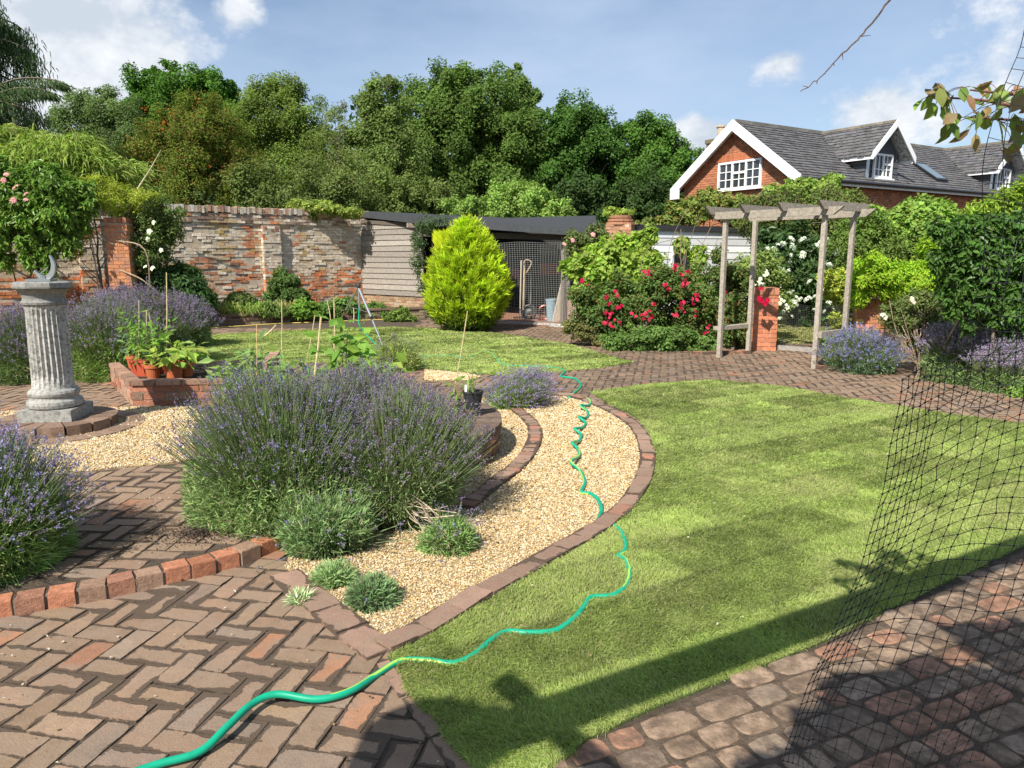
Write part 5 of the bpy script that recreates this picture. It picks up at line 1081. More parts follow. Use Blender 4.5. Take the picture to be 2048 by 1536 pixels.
hose([(752, 690), (765, 700), (800, 712), (850, 713), (905, 712), (928, 716)], 'far end of green hose lying between the tripod and the back lawn', r=.011)
mb = MB(); P = spline([[*gp(x, y, .01)[:2], .02] for x, y in [(395, 660), (450, 655), (560, 648), (640, 645), (760, 640), (790, 640)]], 6); mb.tube(P, .014, (.60, .45, .12), 6); tag(mb.build('yellow_hose', PLASTIC), 'thin yellow hose lying along the foot of the border wall', 'hose')
# ---------------- tripod sprinkler ----------------
ap = at(717, 572, 13.5); trp = thing('sprinkler_tripod', 'tall silver tripod sprinkler standing on the back lawn', 'sprinkler', (ap[0], ap[1], 0))
feet = [gp(766, 692), gp(672, 655), gp(722, 665)]; AL = (.55, .57, .60)
for f_ in feet:
    m = MB(); mid = ap*.45+np.array(f_)*.55; m.tube([ap-[0, 0, .03], mid], .019, AL, 8); m.tube([mid, f_], .013, AL, 8); m.tube([mid+(ap-mid)*.06, mid-(ap-mid)*.02], .026, (.05, .05, .05), 8); m.build('leg', METAL, trp)
m = MB(); m.tube([ap-[0, 0, .45], ap+[0, 0, .03]], .014, AL, 8); c3 = ap*.55+np.mean(feet, 0)*.45
for f_ in feet: m.tube([c3, ap*.55+np.array(f_)*.45], .007, (.4, .42, .44), 6)
m.build('centre_post', METAL, trp); m = MB(); m.lathe([(.02, 0), (.045, .02), (.045, .06), (.02, .09)], ap-[0, 0, .04], (.04, .04, .045), 12); m.tube([ap+[0, 0, .05], ap+[.1, 0, .12]], .009, (.05, .05, .05), 6); m.build('sprinkler_head', NETM, trp)
m = MB(); m.tube(spline([ap-[0, 0, .4], ap+[.0, -.08, -.7], ap+[.15, -.1, -.9], gp(752, 690, .02)], 6), .011, HC, 7); tag(m.build('feed_hose', PLASTIC, trp))
# ---------------- trees and shrubs ----------------
def sway(mb, B, n=60, L=.9, r=.012, col=(.2, .17, .13)):
    for i in range(n):
        b = B[R.integers(len(B))]; d_ = rdir(1)[0]; d_[2] = abs(d_[2])*.8+.1; p = b[:3]+d_*b[3:6]*.7; q = b[:3]+unit(d_+R.normal(size=3)*.2)*b[3:6]*R.uniform(1.0, 1.18); mb.tube([p, (p+q)/2+R.normal(size=3)*.08, q], [r, r*.7, r*.3], col, 4)
# far wood behind everything
mb = MB(); far = [BL(px, py, 56, r) for px, py, r in [(-250, 420, 5), (-60, 420, 5), (120, 410, 5), (300, 390, 5.5), (480, 390, 5.5), (640, 410, 5), (800, 390, 6), (980, 390, 6), (1150, 400, 5.5), (1300, 410, 5), (1420, 430, 4.5), (1560, 450, 4), (1750, 450, 4), (1950, 450, 4), (2150, 440, 4), (-450, 400, 6), (2350, 430, 5)]]
far += [BL(px, 470, 52, 4.6) for px in range(-500, 2500, 180)]
P, N, cid = cloud(far, 90000, 22, .34); P[:, 2] = np.maximum(P[:, 2], .1); cv = R.uniform(.7, 1.3, cid.max()+1)
leaves(mb, P, N, .55*R.uniform(.6, 1.3, len(P)), .36*R.uniform(.6, 1.3, len(P)), np.clip(vary((.060, .098, .030), len(P))*cv[cid][:, None], 0, 1))
tag(mb.build('far_wood', LEAF), 'far dark mass of woodland closing the view behind the garden trees', 'wood', kind='stuff')
DK = (.058, .105, .026); MD = (.088, .138, .034); YG = (.125, .165, .040); GR = (.10, .135, .060)
def T(label, pts, Y, n, col, L=.17, Wd=.12, name='broadleaf_tree', **k):
    bl = [BL(*p[:2], Y+(p[3] if len(p) > 3 else 0), p[2]*.9) for p in pts]; k.setdefault('r0', .2); n = int(n*1.6); L *= .80; Wd *= .80; col = tuple(np.array(col)*np.array([1.50, 1.60, 1.25]))
    return tree(name, label, bl, n, L, Wd, col, group='trees beyond the old wall', **k)
T('dark green rounded tree with the highest top at left, above the berry tree', [(330, 215, 2.0), (290, 190, 1.35), (370, 185, 1.5), (430, 200, 1.4), (455, 260, 1.6), (270, 250, 1.5), (360, 290, 2.2), (415, 165, .6), (330, 145, .7), (455, 180, .5)], 37, 42000, (.062, .125, .024), nsub=22, sub=.34)
T('grey-green fine-leaved tree left of the tallest left tree', [(190, 240, 1.5), (150, 260, 1.2), (230, 225, 1.3), (200, 310, 2.0), (130, 320, 1.3), (255, 300, 1.5), (210, 195, .5)], 33, 30000, GR, L=.13, Wd=.07)
T('orange-berried rowan tree in front of the dark trees at left', [(380, 290, 1.5), (330, 310, 1.3), (430, 300, 1.3), (400, 235, 1.0), (370, 365, 1.8), (460, 360, 1.4), (290, 350, 1.1), (340, 260, .9), (440, 250, .7), (300, 380, 1.2)], 25, 42000, (.105, .130, .030), name='rowan_tree', L=.13, Wd=.05, col2=(.20, .13, .035), f2=.22,
  extra=lambda mb, B: leaves(mb, *(lambda c: (np.repeat(c[0], 9, axis=0)+R.normal(size=(len(c[0])*9, 3))*.055, rdir(len(c[0])*9)))(cloud(B, 170, 18, .45)[:2]), .045, .045, np.array([(.62, .15, .03)])*R.uniform(.7, 1.2, (170*9, 1))))
T('yellow-green domed tree with dense small leaves right of the berry tree', [(545, 220, 1.6), (500, 260, 1.5), (590, 235, 1.5), (550, 300, 2.2), (620, 300, 1.5), (480, 330, 1.6), (600, 370, 2.0), (530, 180, .9), (575, 185, .9), (510, 390, 1.8)], 33, 46000, (.115, .150, .040), L=.13, Wd=.08)
T('thin twiggy fruit tree poking up between the domed trees', [(668, 235, .42), (650, 300, .8), (690, 330, .8), (660, 260, .28), (685, 215, .22), (645, 370, 1.2), (700, 390, 1.2)], 27, 7500, (.14, .165, .06), L=.12, Wd=.05, name='fruit_tree', r0=.10, extra=lambda mb, B: sway(mb, B, 60, r=.018), sub=.5)
T('loose pale-topped tree left of the big central tree', [(765, 190, .9), (735, 215, .8), (790, 230, 1.0), (750, 270, 1.3), (785, 310, 1.6), (720, 300, 1.2), (775, 165, .35), (730, 350, 1.6), (800, 380, 1.5), (745, 175, .3)], 32, 24000, (.115, .150, .052), L=.15, Wd=.10, extra=lambda mb, B: sway(mb, B, 50, r=.02), sub=.42)
T('biggest tree in the centre with a broad domed crown', [(920, 220, 2.4), (860, 230, 2.0), (975, 215, 2.0), (1010, 250, 2.0), (900, 300, 2.8), (1000, 330, 2.6), (840, 310, 2.0), (930, 175, 1.1), (890, 180, 1.0), (970, 165, .7), (1030, 290, 1.8), (930, 380, 2.6), (840, 390, 2.0), (1030, 390, 2.2)], 36, 70000, (.078, .118, .032), nsub=26, sub=.30, r0=.3)
T('sparse feathery tree top rising from the right side of the big dome', [(1040, 175, .7), (1025, 210, .7), (1062, 215, .7), (1020, 150, .32), (1045, 195, .6), (1050, 250, 1.0), (1035, 135, .22), (1075, 190, .3)], 39, 9500, (.10, .145, .05), trunk=False, extra=lambda mb, B: sway(mb, B, 40, r=.018), sub=.5)
T('dark dense tree directly right of the big domed tree', [(1150, 260, 1.7), (1110, 265, 1.5), (1190, 285, 1.7), (1125, 235, .8), (1160, 330, 2.5), (1090, 340, 2.0), (1220, 340, 2.0), (1130, 400, 2.4), (1215, 410, 2.0), (1190, 245, .6)], 36, 48000, (.050, .095, .024), nsub=24, sub=.32)
T('rightmost dark tree, sloping down behind the brick house', [(1290, 285, 1.5), (1260, 290, 1.4), (1325, 310, 1.5), (1350, 335, 1.5), (1300, 350, 2.2), (1370, 370, 1.6), (1265, 380, 2.0), (1340, 410, 2.0), (1278, 262, .8), (1400, 400, 1.8)], 36, 46000, (.062, .115, .026), nsub=24, sub=.32)
def shrub(name, label, pts, Y, n, col, L, Wd, cat='shrub', base=0., **k):
    bl = [BL(p[0], p[1], Y+(p[4] if len(p) > 4 else 0), p[2], p[3] if len(p) > 3 else 1.) for p in pts]; k.setdefault('r0', .04); k.setdefault('limbs', 8); n = int(n*1.15); col = tuple(np.array(col)*1.25)
    return tree(name, label, bl, n, L, Wd, col, cat=cat, zbase=base, **k)
shrub('tall_shrub', 'dusty olive bushes leaning over the wall coping beside the berry tree', [(520, 390, 1.1), (600, 385, 1.2), (660, 390, 1.1), (560, 410, 1.0), (640, 415, .9), (700, 400, 1.0), (480, 400, .9)], 24.5, 22000, (.12, .155, .045), .12, .055)
shrub('tall_shrub', 'pale olive bush above the left end of the shed roof', [(760, 395, 1.1), (820, 400, 1.0), (870, 405, .9), (790, 420, .9), (720, 410, .8), (850, 425, .7)], 27, 17000, (.125, .165, .045), .12, .06)
shrub('tall_shrub', 'bright light-green bush just behind the shed roof, with thin upright shoots', [(1010, 405, .72), (1045, 400, .7), (1080, 420, .62), (985, 420, .55), (1110, 425, .55), (1060, 425, .6), (1030, 385, .3), (935, 425, .6), (900, 425, .5), (1130, 435, .4)], 24, 17000, (.20, .29, .070), .10, .06)
shrub('tall_shrub', 'dark foliage filling the gap between the shed roof and the house', [(1180, 420, 1.2), (1250, 425, 1.2), (1330, 425, 1.2), (1390, 430, 1.0), (1150, 400, 1.1), (1300, 400, 1.2)], 29, 22000, (.048, .085, .024), .14, .08)
shrub('ivy', 'yellowish ivy hanging over the top of the old wall near the shed', [(615, 412, .4, .4), (650, 418, .5, .4), (700, 424, .4, .35), (590, 408, .3, .4), (620, 432, .22, .9)], 20.9, 4200, (.22, .27, .06), .09, .06, base=2.4, trunk=False, cat='climber', part='foliage')
# left side
cedar = thing('weeping_conifer', 'weeping blue-green conifer with drooping branches at the left edge', 'tree', (xat(-130, 21, 5), 21, 0), 'trees beyond the old wall')
m = MB(); tx = xat(-130, 21, 5); m.tube([(tx, 21, 0), (tx+.1, 21, 5), (tx, 21.1, 12)], [.32, .22, .06], (.15, .12, .09), 9); m.build('trunk', BARK, cedar)
m = MB(); mt = MB()
for i in range(64):
    z0 = R.uniform(3.2, 9.6); an_ = R.uniform(-2.1, 1.3); Lb = R.uniform(1.6, 3.6)*(1.15-.06*z0); d2 = np.array([math.cos(an_), math.sin(an_), 0.])
    p0 = np.array([tx, 21, z0]); pts = spline([p0, p0+d2*Lb*.5+[0, 0, .25], p0+d2*Lb*.9+[0, 0, .05], p0+d2*Lb*1.1+[0, 0, -.25]], 5); mt.tube(pts, np.linspace(.05, .01, len(pts)), (.15, .12, .09), 4)
    for j in range(2, len(pts)):
        k = 46; h_ = R.uniform(.15, .95, k); Pq = pts[j]+R.normal(size=(k, 3))*[.16, .16, .03]; Pq[:, 2] -= h_*R.random(k)*1.05
        blades(m, Pq, np.array([0, 0, -1.])+R.normal(size=(k, 3))*.35, R.uniform(.10, .22, k), .028, vary((.080, .125, .055), k, .35), droop=.2)
for (ex, ey, ez, x0) in ((128, 168, 0, -60), (105, 188, 0, -60), (100, 330, .0, -60)):
    p0 = at(x0, ey+30, 20.5); p1 = at(ex, ey, 20.2); pts = spline([p0, (p0+p1)/2+[0, 0, .3], p1-[.25, 0, -.1], p1-[0, 0, .05]], 8); mt.tube(pts, np.linspace(.04, .006, len(pts)), (.15, .12, .09), 4)
    for j in range(1, len(pts)):
        k = 40; sp_ = 1-j/len(pts); Pq = pts[j]+R.normal(size=(k, 3))*[.08, .1, .02]; Pq[:, 2] -= R.random(k)*.5*sp_
        blades(m, Pq, np.array([.5, 0, -.7])+R.normal(size=(k, 3))*.35, R.uniform(.08, .18, k), .024, vary((.085, .135, .05), k, .3), droop=.2)
mt.build('branches', BARK, cedar); m.build('needles', LEAF, cedar)
# bamboo
bam = thing('bamboo', 'tall yellow-green bamboo with long narrow leaves above the left wall', 'bamboo', (*at(150, 400, 17.9)[:2], 0)); m = MB(); mc = MB()
for (px, py, Y, r_) in [(20, 330, 17.2, .75), (80, 320, 17.4, .8), (140, 315, 17.6, .8), (190, 345, 17.8, .75), (30, 390, 17.0, .7), (110, 380, 17.3, .8), (235, 370, 18.3, .6), (-60, 330, 17.0, .9), (10, 270, 17.4, .35), (165, 290, 17.8, .4), (295, 395, 19.3, .45), (70, 285, 17.6, .45), (260, 345, 18.6, .45)]:
    c_ = at(px, py, Y); n = int(1500*r_); top = c_+[0, 0, r_*.8]
    for q in range(6): b_ = np.array([c_[0]+R.normal()*.4, Y+.2, 0.]); t_ = c_+R.normal(size=3)*[r_*.5, .3, r_*.4]; mc.tube(spline([b_, (b_+t_)/2, t_, t_+[R.normal()*.3, 0, .1]], 4), np.linspace(.014, .004, 13), (.40, .42, .16), 5)
    o_ = rdir(n); o_[:, 2] = np.abs(o_[:, 2])*.9-.15; P = c_+o_*(R.random(n)**.4)[:, None]*r_*[1.1, .9, .95]; D = o_*[1, 1, .25]+[0, 0, -.35]+R.normal(size=(n, 3))*.4
    blades(m, P, D, R.uniform(.14, .30, n), R.uniform(.018, .032, n), vary((.26, .34, .07), n, .35, .12), droop=.35)
mc.build('canes', LEAF, bam); m.build('leaves', LEAF, bam)
m = MB(); a0 = at(275, 378, 17.5); a1 = at(322, 300, 17.4); m.tube([a0, (a0+a1)/2+[.02, 0, 0], a1], [.02, .014, .006], (.50, .44, .28), 6); tag(m.build('dead_cane', BARK), 'long bare dead cane slanting up above the wall', 'cane')
# rose bloom mesh shared by all roses
def bloom_mesh(name, col, r=.045, petals=16):
    m = MB(); n = petals; t = np.arange(n)/n; a_ = np.arange(n)*2.4; el = np.radians(75-75*t); N = np.stack([np.cos(a_)*np.cos(el), np.sin(a_)*np.cos(el), np.sin(el)], 1)
    leaves(m, N*r*.25*(t[:, None]+.3)-[0, 0, r*.2], unit(np.cross(N, [0, 0, 1.])*0+N*.3+[0, 0, .9]), r*(.6+.7*t), r*(.7+.5*t), vary(col, n, .2, .08), tip=N, tipw=.9, fold=.25)
    o = m.build(name, PETAL, loc=(0, 0, 0)); me = o.data; bpy.data.objects.remove(o); return me
RED = bloom_mesh('flower', (.46, .012, .06)); RED2 = bloom_mesh('flower', (.66, .05, .12)); RED3 = bloom_mesh('flower', (.33, .01, .035)); PINK = bloom_mesh('flower', (.80, .42, .42)); CRIM = bloom_mesh('flower', (.50, .006, .05)); PALE = bloom_mesh('flower', (.80, .68, .62)); WH = bloom_mesh('flower', (.82, .80, .72))
def blooms(root, pts, me, scale=1.):
    w = np.array(root['_w'])
    for p in pts:
        o = bpy.data.objects.new('flower', me[R.integers(len(me))] if isinstance(me, list) else me); C.objects.link(o); o.parent = root; o.location = list(np.asarray(p)-w); s = scale*R.uniform(.8, 1.25); o.scale = (s, s, s); o.rotation_euler = (R.uniform(.5, 1.4), R.uniform(-.5, .5), R.uniform(-.6, .6))
def surf(px, py, Y, j=0.): return at(px+R.normal()*j, py+R.normal()*j, Y)
r_ = shrub('climbing_rose', 'dark glossy climber with pink roses covering the top of the wall at left', [(60, 390, .5), (110, 385, .5), (150, 400, .38), (20, 400, .5), (80, 440, .45), (120, 440, .4), (-50, 420, .6), (95, 490, .28), (75, 520, .22, 1.3), (130, 470, .25), (-20, 470, .45), (30, 440, .42), (60, 480, .3), (20, 355, .3), (100, 535, .12, 1.5), (0, 490, .3), (150, 430, .22), (175, 410, .2), (165, 450, .12, 1.5), (110, 365, .25), (45, 350, .25), (-30, 520, .3), (10, 520, .16, 1.4), (60, 520, .12, 1.8), (90, 545, .10, 1.8), (135, 500, .1, 1.8), (150, 480, .12, 1.4), (170, 380, .2), (80, 350, .25), (0, 330, .2)], 15.0, 21000, (.120, .205, .035), .12, .05, cat='climber', mat_=GLOSSY, part='foliage', tip=(0, 0, -1), tipw=.5)
blooms(r_, [at(x, y, 13.75) for x, y in ((12, 347), (27, 400), (51, 386), (52, 398), (30, 372), (7, 360))], PINK, 1.1)
m = MB()
for (a_, b_, c_) in (((-40, 560), (20, 520), (60, 470)), ((35, 590), (25, 540), (0, 500)), ((80, 600), (60, 560), (75, 520))):
    m.tube(spline([at(*a_, 16.3), at(*b_, 16.1), at(*c_, 15.3)], 5), .02, (.22, .17, .12), 5)
m.build('bare_stems', BARK, r_)
r_ = shrub('climbing_shrub', 'airy yellow-green climber sprawling over the wall left of the pillar', [(180, 400, .45, .7), (230, 395, .5, .6), (280, 400, .45, .6), (140, 470, .4, .6), (110, 480, .38, .6), (160, 385, .4, .6), (250, 420, .4, .7), (200, 370, .35, .6), (125, 450, .35), (150, 500, .2)], 15.8, 12500, (.27, .31, .045), .055, .025, cat='climber', part='foliage', sub=.5)
m = MB(); rr_ = [((160, 410), (185, 460), (230, 510)), ((225, 480), (290, 500), (300, 600)), ((240, 540), (285, 560), (330, 600)), ((165, 415), (210, 480), (270, 500)), ((170, 420), (190, 520), (200, 620))]
for a_, b_, c_ in rr_: m.tube(spline([at(*a_, 15.4), at(*b_, 15.3), at(*c_, 15.6)], 5), .014, (.36, .28, .19), 5)
m.build('bare_stems', BARK, r_)
r_ = shrub('climbing_rose', 'dusky green climber with a few white blooms right of the orange pillar', [(300, 420, .45), (320, 450, .5), (290, 470, .5), (310, 500, .5), (335, 430, .35), (325, 480, .42), (300, 530, .38), (270, 440, .3)], 16.1, 11500, (.105, .145, .045), .07, .035, cat='climber', part='foliage')
blooms(r_, [at(x, y, 15.6) for x, y in ((306, 444), (298, 462), (290, 532), (322, 500), (304, 535), (296, 478))], WH, 1.)
shrub('peony_bush', 'dark rounded bush with broad leaves at the foot of the pillar', [(300, 570, .45), (340, 585, .5), (380, 590, .45), (320, 605, .5), (400, 610, .35), (280, 600, .4), (360, 560, .38)], 16.2, 12000, (.055, .105, .035), .11, .05, part='foliage')
shrub('peony_bush', 'bushy green shrub growing in front of the wall pier', [(570, 580, .40), (550, 600, .35), (590, 600, .36), (565, 560, .28), (610, 615, .25)], 18.3, 8500, (.095, .15, .045), .10, .045, part='foliage')
def strap(name, label, px, py, Y, n, L, col, w=.02, z0=.22, spread=.35):
    c_ = at(px, py, Y); c_[2] = z0; root = thing(name, label, 'plant', c_); m = MB(); P = c_+R.normal(size=(n, 3))*[spread*.5, .12, 0]; P[:, 2] = z0
    D = np.column_stack([R.normal(size=n)*.55, R.normal(size=n)*.4-.15, np.ones(n)]); blades(m, P, D, R.uniform(.6, 1.2, n)*L, w, vary(col, n, .3), droop=.55); m.build('leaves', LEAF, root); return root
for i, (px, Y, cl, lab) in enumerate([(425, 17.0, (.30, .30, .09), 'straw-tinged strappy clump at the left of the wall border'), (455, 17.1, (.28, .32, .08), 'second strappy clump from the left in the wall border'), (485, 17.2, (.22, .30, .07), 'low green strappy clump left of the middle of the border'), (570, 17.6, (.34, .32, .12), 'pale strappy tuft in front of the wall pier'), (410, 16.8, (.25, .28, .09), 'strappy clump beside the dark rounded bush'), (518, 17.4, (.20, .30, .06), 'bright green strappy clump in the middle of the border')]):
    strap('day_lily', lab, px, 640, Y, 150, .55, cl, w=.028)
for i, (px, py, Y, r, cl, lab) in enumerate([(610, 618, 17.6, .30, (.17, .28, .05), 'bright leafy plant right of the pier shrub'), (650, 622, 18.0, .28, (.12, .20, .05), 'low green border plant below the brick wall'), (540, 622, 17.3, .26, (.13, .19, .05), 'low leafy plant near the wall pier'), (690, 612, 18.4, .3, (.13, .21, .06), 'leafy border plant behind the tripod'), (750, 620, 18.8, .3, (.12, .21, .05), 'low plants at the foot of the shed weatherboards'), (800, 634, 18.0, .26, (.15, .22, .05), 'sprawling green weed beside the golden conifer'), (480, 600, 17.4, .26, (.16, .2, .07), 'loose shrub behind the strappy leaves')]):
    shrub('border_plant', lab, [(px, py, r, .75), (px+18, py+4, r*.7, .7), (px-18, py+5, r*.7, .7)], Y, 2600, cl, .09, .04, cat='plant', trunk=False, part='foliage')
shrub('climber', 'sparse dark climber growing on the shed weatherboards', [(840, 480, .22, 1.6), (835, 530, .2, 1.5), (855, 450, .25, 1), (880, 445, .3, .5), (845, 570, .15, 1.5), (910, 448, .3, .4)], 19.0, 2600, (.07, .11, .045), .07, .035, cat='climber', part='foliage', sub=.6, r0=.02)
shrub('ivy', 'yellow-green ivy on top of the rounded wall end', [(1225, 424, .22, .5), (1250, 428, .22, .5)], 17.0, 1500, (.24, .30, .06), .06, .04, base=2.4, trunk=False, cat='climber', part='foliage')
# golden conifer
cb = gp(930, 668); cx_, cy_ = cb[0], cb[1]+.75; con = thing('golden_conifer', 'brilliant yellow-green egg-shaped conifer on the back lawn', 'conifer', (cx_, cy_, 0)); m = MB(); n = 62000
ns_ = 900; sz_ = R.uniform(0, 1, ns_)**.85; sa_ = R.uniform(0, 2*np.pi, ns_); Hc = 2.12
pf = lambda z: np.interp(z, [0, .06, .2, .4, .55, .7, .85, .95, 1], [.50, .80, .96, 1.0, .90, .70, .46, .24, .05])*.88
sr_ = pf(sz_)*(.80+.26*fbm(sa_*1.6, sz_*6+3))*np.where((sz_ > .72) & (np.cos(sa_-3.6) > .3), .86, 1.)
si = R.integers(0, ns_, n); t_ = R.random(n); ax_ = np.stack([np.cos(sa_), np.sin(sa_), R.uniform(.7, 1.6, ns_)], 1)+R.normal(size=(ns_, 3))*.22; ax_ = unit(ax_); SLn = R.uniform(.16, .36, ns_)
root_ = np.stack([cx_+(sr_-.12)*np.cos(sa_), cy_+(sr_-.12)*np.sin(sa_), .02+sz_*Hc], 1)
P = root_[si]+ax_[si]*(t_*SLn[si])[:, None]+R.normal(size=(n, 3))*(.055*(1-t_*.7))[:, None]; P[:, 2] = np.maximum(P[:, 2], .02)
Do = ax_[si]+R.normal(size=(n, 3))*.33; zt_ = P[:, 2]/Hc
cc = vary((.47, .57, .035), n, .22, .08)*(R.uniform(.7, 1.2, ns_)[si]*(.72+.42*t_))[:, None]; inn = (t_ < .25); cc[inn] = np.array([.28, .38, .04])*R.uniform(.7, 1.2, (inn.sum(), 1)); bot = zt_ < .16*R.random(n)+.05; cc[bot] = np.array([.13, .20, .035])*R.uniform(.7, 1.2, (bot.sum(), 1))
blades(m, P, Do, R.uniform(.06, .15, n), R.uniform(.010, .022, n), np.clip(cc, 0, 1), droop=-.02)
k = 3500; a2 = R.uniform(0, 2*np.pi, k); r2 = R.random(k)**.5*.30; z2 = 1.78+R.random(k)*.24*(1-r2); P2_ = np.stack([cx_+.05+r2*np.cos(a2)*.7, cy_+r2*np.sin(a2)*.7, z2], 1); blades(m, P2_, np.stack([np.cos(a2)*.4, np.sin(a2)*.4, np.ones(k)], 1), R.uniform(.12, .26, k), .022, vary((.64, .68, .035), k, .2), droop=-.02)
k = 1800; a2 = R.uniform(0, 2*np.pi, k); r2 = R.random(k)**.5*.2; P2_ = np.stack([cx_-.42+r2*np.cos(a2), cy_-.1+r2*np.sin(a2), 1.75+R.random(k)*.25], 1); blades(m, P2_, np.stack([np.cos(a2)*.4-.3, np.sin(a2)*.4, np.ones(k)], 1), R.uniform(.10, .22, k), .022, vary((.62, .66, .035), k, .2), droop=-.02)
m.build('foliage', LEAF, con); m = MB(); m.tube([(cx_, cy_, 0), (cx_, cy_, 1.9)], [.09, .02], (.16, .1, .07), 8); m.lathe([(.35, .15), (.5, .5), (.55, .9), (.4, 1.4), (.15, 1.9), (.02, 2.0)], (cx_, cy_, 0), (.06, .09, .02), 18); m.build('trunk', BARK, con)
# right side: roses, vines, hydrangea, creeper
r_ = shrub('vine', 'yellow-green grape vine climbing beside the rounded wall end', [(1210, 510, .26), (1275, 500, .28), (1290, 535, .36), (1240, 520, .42), (1190, 530, .38), (1150, 540, .28, .7), (1300, 560, .34), (1345, 565, .26), (1380, 570, .26), (1270, 560, .40), (1180, 580, .34), (1300, 470, .12, 1.6), (1365, 495, .12, 1.6), (1395, 515, .16, 1.4)], 14.6, 17000, (.23, .32, .055), .115, .095, cat='climber', part='foliage', sub=.42)
m = MB(); 
for i in range(14):
    a_ = at(1370+R.normal()*35, 640, 14.0); b_ = at(1370+R.normal()*50, 470+R.normal()*25, 14.4); m.tube(spline([a_, (a_+b_)/2+R.normal(size=3)*.25, b_], 4), .006, (.2, .15, .1), 5)
m.build('bare_stems', BARK, r_)
r_ = shrub('rose_bush', 'large sprawling bush covered in deep red roses beside the shed opening', [(1200, 610, .42, 1), (1250, 600, .5), (1300, 600, .52), (1350, 600, .52), (1400, 590, .48), (1230, 650, .42), (1290, 650, .45), (1350, 650, .45), (1400, 640, .45), (1180, 640, .34), (1330, 570, .36), (1390, 580, .32), (1420, 620, .36), (1165, 600, .28), (1430, 580, .26)], 13.4, 30000, (.095, .155, .040), .065, .038, part='foliage', col2=(.17, .12, .04), f2=.18, sub=.42, dy=None) if False else shrub('rose_bush', 'large sprawling bush covered in deep red roses beside the shed opening', [(1200, 610, .42, 1), (1250, 600, .5), (1300, 600, .52), (1350, 600, .52), (1400, 590, .48), (1230, 650, .42), (1290, 650, .45), (1350, 650, .45), (1400, 640, .45), (1180, 640, .34), (1330, 570, .36), (1390, 580, .32), (1420, 620, .36), (1165, 600, .28), (1430, 580, .26)], 13.4, 32000, (.095, .155, .040), .065, .038, part='foliage', col2=(.17, .12, .04), f2=.18, sub=.42)
RP = [(1215, 640), (1225, 650), (1210, 648), (1232, 640), (1220, 632), (1240, 612), (1238, 615), (1222, 610), (1170, 565), (1168, 560), (1212, 594), (1235, 590), (1218, 625), (1208, 628), (1260, 648), (1258, 652), (1290, 545), (1296, 540), (1298, 548), (1350, 535), (1352, 530), (1348, 540), (1365, 545), (1375, 545), (1370, 565), (1372, 570), (1366, 560), (1330, 570), (1336, 575), (1290, 625), (1284, 630), (1298, 622), (1300, 632), (1305, 628), (1290, 635), (1268, 630), (1312, 607), (1390, 600), (1388, 605), (1392, 590), (1395, 597), (1365, 605), (1362, 610), (1369, 620), (1388, 628), (1355, 625), (1348, 628), (1415, 655), (1415, 662), (1445, 572), (1450, 590), (1448, 588), (1490, 570), (1488, 578), (1170, 615), (1178, 662), (1200, 672), (1160, 680), (1242, 675), (1255, 535), (1310, 590), (1340, 590), (1320, 612), (1276, 615), (1335, 650)]
blooms(r_, [at(x+R.normal()*3, y+R.normal()*3, 12.82+R.uniform(-.05, .1)) for x, y in RP for _ in (0, 1)][:98], [RED, RED2, RED3], .62)
r_ = shrub('rose_bush', 'olive rose bush with single pink blooms by the shed post', [(1150, 490, .26), (1180, 480, .30), (1160, 520, .2), (1200, 470, .22), (1145, 455+20, .18)], 15.6, 3800, (.12, .15, .05), .06, .035, part='foliage', sub=.5)
blooms(r_, [at(1129, 487, 15.2), at(1186, 468, 15.2), at(1146, 480, 15.2)], PINK, 1.0)
shrub('low_shrub', 'low fresh green plants edging the bed under the roses', [(1270, 680, .30, .8), (1310, 678, .32, .8), (1350, 685, .32, .8), (1390, 690, .3, .8), (1290, 695, .22, .6), (1330, 698, .22, .6), (1375, 702, .2, .6), (1230, 685, .25, .7), (1420, 695, .2, .8)], 12.4, 14000, (.13, .21, .055), .055, .035, part='foliage', trunk=False)
shrub('low_shrub', 'reddish ground-hugging plants at the left foot of the rose bed', [(1170, 668, .25, .5), (1200, 680, .22, .45), (1150, 655, .25, .6), (1240, 690, .2, .4)], 13.0, 4500, (.17, .17, .06), .045, .025, part='foliage', trunk=False)
r_ = shrub('rose_bush', 'leafy rose growing up through the left side of the arch', [(1470, 600, .28), (1460, 640, .28), (1480, 560, .25), (1450, 550, .22), (1470, 670, .24), (1440, 510, .12, 1.6), (1500, 620, .2)], 12.6, 9500, (.11, .165, .045), .06, .035, part='foliage', col2=(.2, .1, .04), f2=.15, sub=.5)
blooms(r_, [at(x, y, 11.95) for x, y in ((1524, 602), (1530, 606), (1535, 600), (1520, 597), (1522, 576), (1448, 583), (1446, 586))], CRIM, .8)
r_ = shrub('white_rose', 'pale cream flowering shrub behind the left gate pier', [(1515, 540, .3), (1540, 560, .3), (1500, 580, .25), (1560, 600, .25), (1490, 540, .25), (1545, 520, .2)], 13.6, 5000, (.19, .25, .07), .07, .035, part='foliage', sub=.5)
blooms(r_, [at(x+R.normal()*5, y+R.normal()*6, 13.25) for x, y in [(1515, 555), (1525, 565), (1505, 560), (1530, 550), (1565, 600), (1570, 615), (1560, 610), (1470, 580), (1475, 590)] for _ in (0, 1, 2)], WH, .7)
r_ = shrub('hydrangea', 'large white-flowering hydrangea behind the gate', [(1570, 530, .6), (1620, 520, .6), (1660, 540, .5), (1590, 580, .55), (1640, 590, .55), (1550, 500, .45), (1600, 480, .45), (1670, 600, .4), (1610, 630, .4)], 16.6, 17000, (.055, .10, .032), .14, .06, part='foliage', mat_=GLOSSY)
